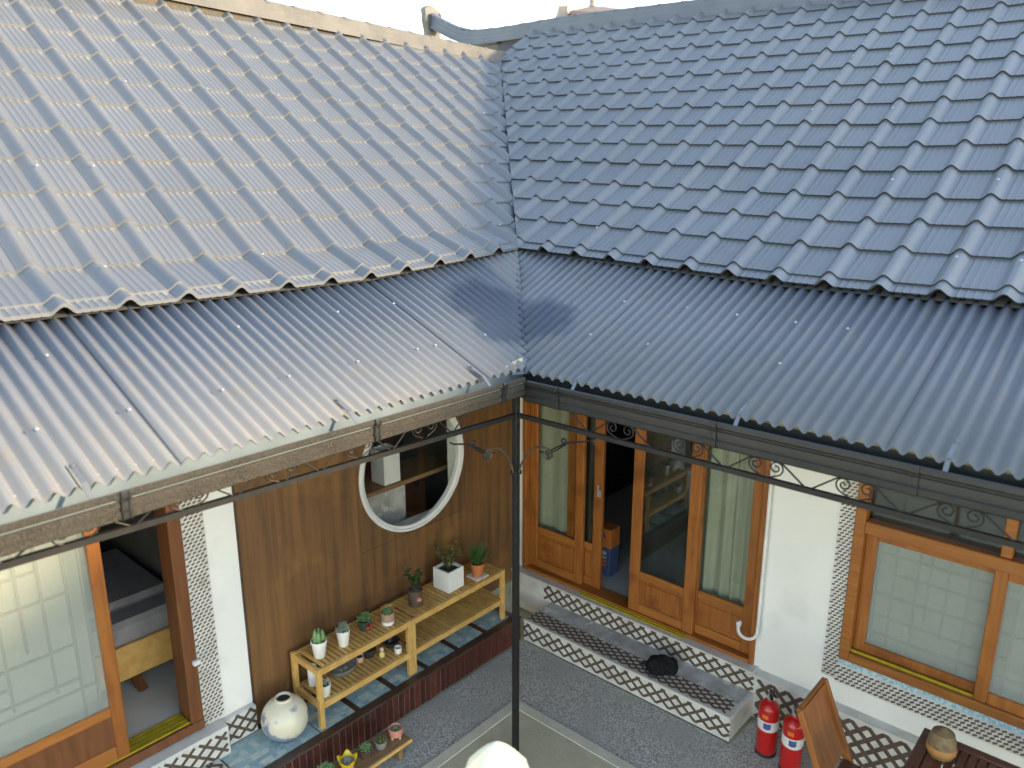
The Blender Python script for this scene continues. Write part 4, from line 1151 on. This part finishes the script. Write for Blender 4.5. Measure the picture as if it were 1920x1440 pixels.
obj('table_frame', MB().box(TX0, TX1, TY1-.055, TY1, .70, .722).box(TX0, TX1, TY0, TY0+.055, .70, .722).box(TX0, TX0+.055, TY0+.0555, TY1-.0555, .70, .722).box(TX1-.055, TX1, TY0+.0555, TY1-.0555, .70, .722), 'table_wood', t, bevel=.004)
n = 19
for k in range(n):
    x = TX0+.058 + k*(TX1-TX0-.116)/n; obj('slat', MB().box(x+.003, x+.036, TY0+.057, TY1-.057, .702, .7185), 'table_wood', t, bevel=.002)
for x in (TX0+.03, TX1-.08):
    for y in (TY0+.03, TY1-.08): obj('leg', MB().box(x, x+.05, y, y+.05, 0, .6995), 'table_wood', t, bevel=.003)
t = thing('woven_pot', 'small brown woven pot with an amber band on the slatted table', 'pot', (2.005, .855, .722))
obj('body', MB().lathe([(.045,0),(.058,.01),(.066,.05),(.062,.10),(.052,.125),(.046,.125),(.05,.10)], n=24), 'basket', t, world=False, smooth=True)
obj('band', MB().lathe([(.0645,.03),(.0685,.035),(.0685,.06),(.0655,.066)], n=24, close=False), 'basket_band', t, world=False, smooth=True)
obj('lid', MB().lathe([(.053,.1255),(.050,.135),(.02,.146),(.012,.16),(.001,.164)], n=20), 'basket', t, world=False, smooth=True)

# ------------------------------------------------------------------ parasol tip in the foreground
t = thing('closed_parasol', 'cream white closed parasol whose top just enters at the bottom edge', 'parasol', (1.268, -1.60, .002))
obj('base', MB().lathe([(.25,0),(.25,.05),(.22,.07),(.04,.08),(.04,.35)], n=28), 'iron', t, world=False, smooth=True)
obj('pole', MB().tube([(0,0,.3),(0,0,1.86)], .019, 12), 'chair_wood', t, world=False, smooth=True)
m = MB(); N = 48; prf = [(.006,1.905),(.020,1.90),(.040,1.882),(.070,1.845),(.105,1.79),(.125,1.72),(.135,1.5),(.11,1.2),(.13,.95),(.10,.93)]
for r_, z in prf:
    for k in range(N):
        a = 2*pi*k/N; q = 1 + .13*cos(8*a+.4)*min(1,(1.905-z)/.12); m.v.append((r_*q*cos(a), r_*q*sin(a), z))
for i in range(len(prf)-1):
    for k in range(N): j = (k+1) % N; m.f.append((i*N+j, i*N+k, (i+1)*N+k, (i+1)*N+j))
m.f.append(tuple(range(N)))
obj('canopy', m, 'canvas', t, world=False, smooth=True, recalc=True)

# ------------------------------------------------------------------ things seen through doors and windows
t = thing('daybed', 'wooden daybed with dark grey mattress inside the open left door', 'bed', (-2.1, -1.6, .46))
obj('frame', MB().box(-2.75, -1.86, -2.9, -1.13, .58, .80), 'pine', t, bevel=.006)
obj('mattress', MB().box(-2.77, -1.85, -2.9, -1.13, .802, .96), 'mattress', t, bevel=.03)
obj('blanket', MB().box(-2.78, -2.0, -2.9, -1.13, .961, 1.02), 'mattress', t, bevel=.05)
for y in (-2.8, -1.45): obj('leg', MB().bar((-1.92, y, .58), (-1.86, y+.03, .462), .04, .04), 'door_wood_dark', t)
t = thing('counter', 'wooden counter with grey stone front behind the round window', 'counter', (-1.75, .35, .46))
obj('top_board', MB().box(-1.95, -1.60, -.35, 1.0, 1.30, 1.335), 'bench_wood', t, bevel=.004)
obj('front_panel', MB().box(-1.66, -1.63, -.30, .52, .46, 1.2995), 'terrazzo', t)
obj('side_panel', MB().box(-1.93, -1.662, .48, .52, .46, 1.2995), 'terrazzo', t)
t = thing('square_vase', 'tall square white vase on the counter behind the round window', 'vase', (-1.70, .40, 1.3355))
m = MB().box(-.075,.075,-.075,.075,0,.02)
for a_, b_, c_, d_ in ((-.075,.075,-.075,-.06),(-.075,.075,.06,.075),(-.075,-.06,-.06,.06),(.06,.075,-.06,.06)): m.box(a_,b_,c_,d_,.02,.26)
obj('body', m, 'cube_white', t, world=False)
def carton(loc, sx, sy, h, m, label, marks):
    t = thing('carton', label, 'box', loc)
    obj('body', MB().box(-sx/2,sx/2,-sy/2,sy/2,0,h), m, t, world=False, bevel=.003)
    obj('flap_seam', MB().box(-sx/2+.001,sx/2-.001,-.002,.002,h,h+.001), 'rubber', t, world=False)
    for (x0,x1,z0,z1,mm_) in marks: obj('print_mark', MB().box(x0,x1,-sy/2-.0015,-sy/2,z0,z1), mm_, t, world=False)
carton((-.692, 1.86, .3525), .13, .13, .25, 'blue_carton', 'blue printed carton on the floor inside the right doorway', [(-.045,.03,.09,.11,'orange_mark'),(-.045,.03,.125,.145,'orange_mark'),(-.045,.03,.16,.172,'label_white'),(-.045,.03,.19,.22,'label_white')])
t_oc = carton((-.688, 1.865, .6037), .13, .13, .165, 'orange_carton', 'orange carton stacked on the blue one in the right doorway', [(-.03,-.004,.10,.125,'blue_mark'),(-.017,.012,.088,.112,'blue_mark')])

# ------------------------------------------------------------------ far house above the roofline
t = thing('far_house', 'distant pale house with reddish hip roof rising above the right roof ridge', 'house', (-33.4, 46.2, 0), rz=radians(42))
obj('wall', MB().box(-1.7,6.0,-3,5,0,14.75), 'far_wall', t, world=False)
m = MB().add([(-1.9,-3.4,14.6),(6.6,-3.4,14.0),(6.6,5.4,14.0),(-1.9,5.4,14.6),(-.1,1,15.75),(1.0,1,15.75)], [(0,1,5,4),(1,2,5),(2,3,4,5),(3,0,4)])
rf = obj('roof', m, 'far_roof', t, world=False, solid=.22)
obj('parapet', MB().box(-2.6,-1.95,-3,5,0,15.0), 'far_wall', t, world=False)
obj('finial', MB().lathe([(.32,0),(.2,.2),(.22,.4),(.06,.75)], (.1,1,15.7), 10), 'far_wall', rf, world=False)
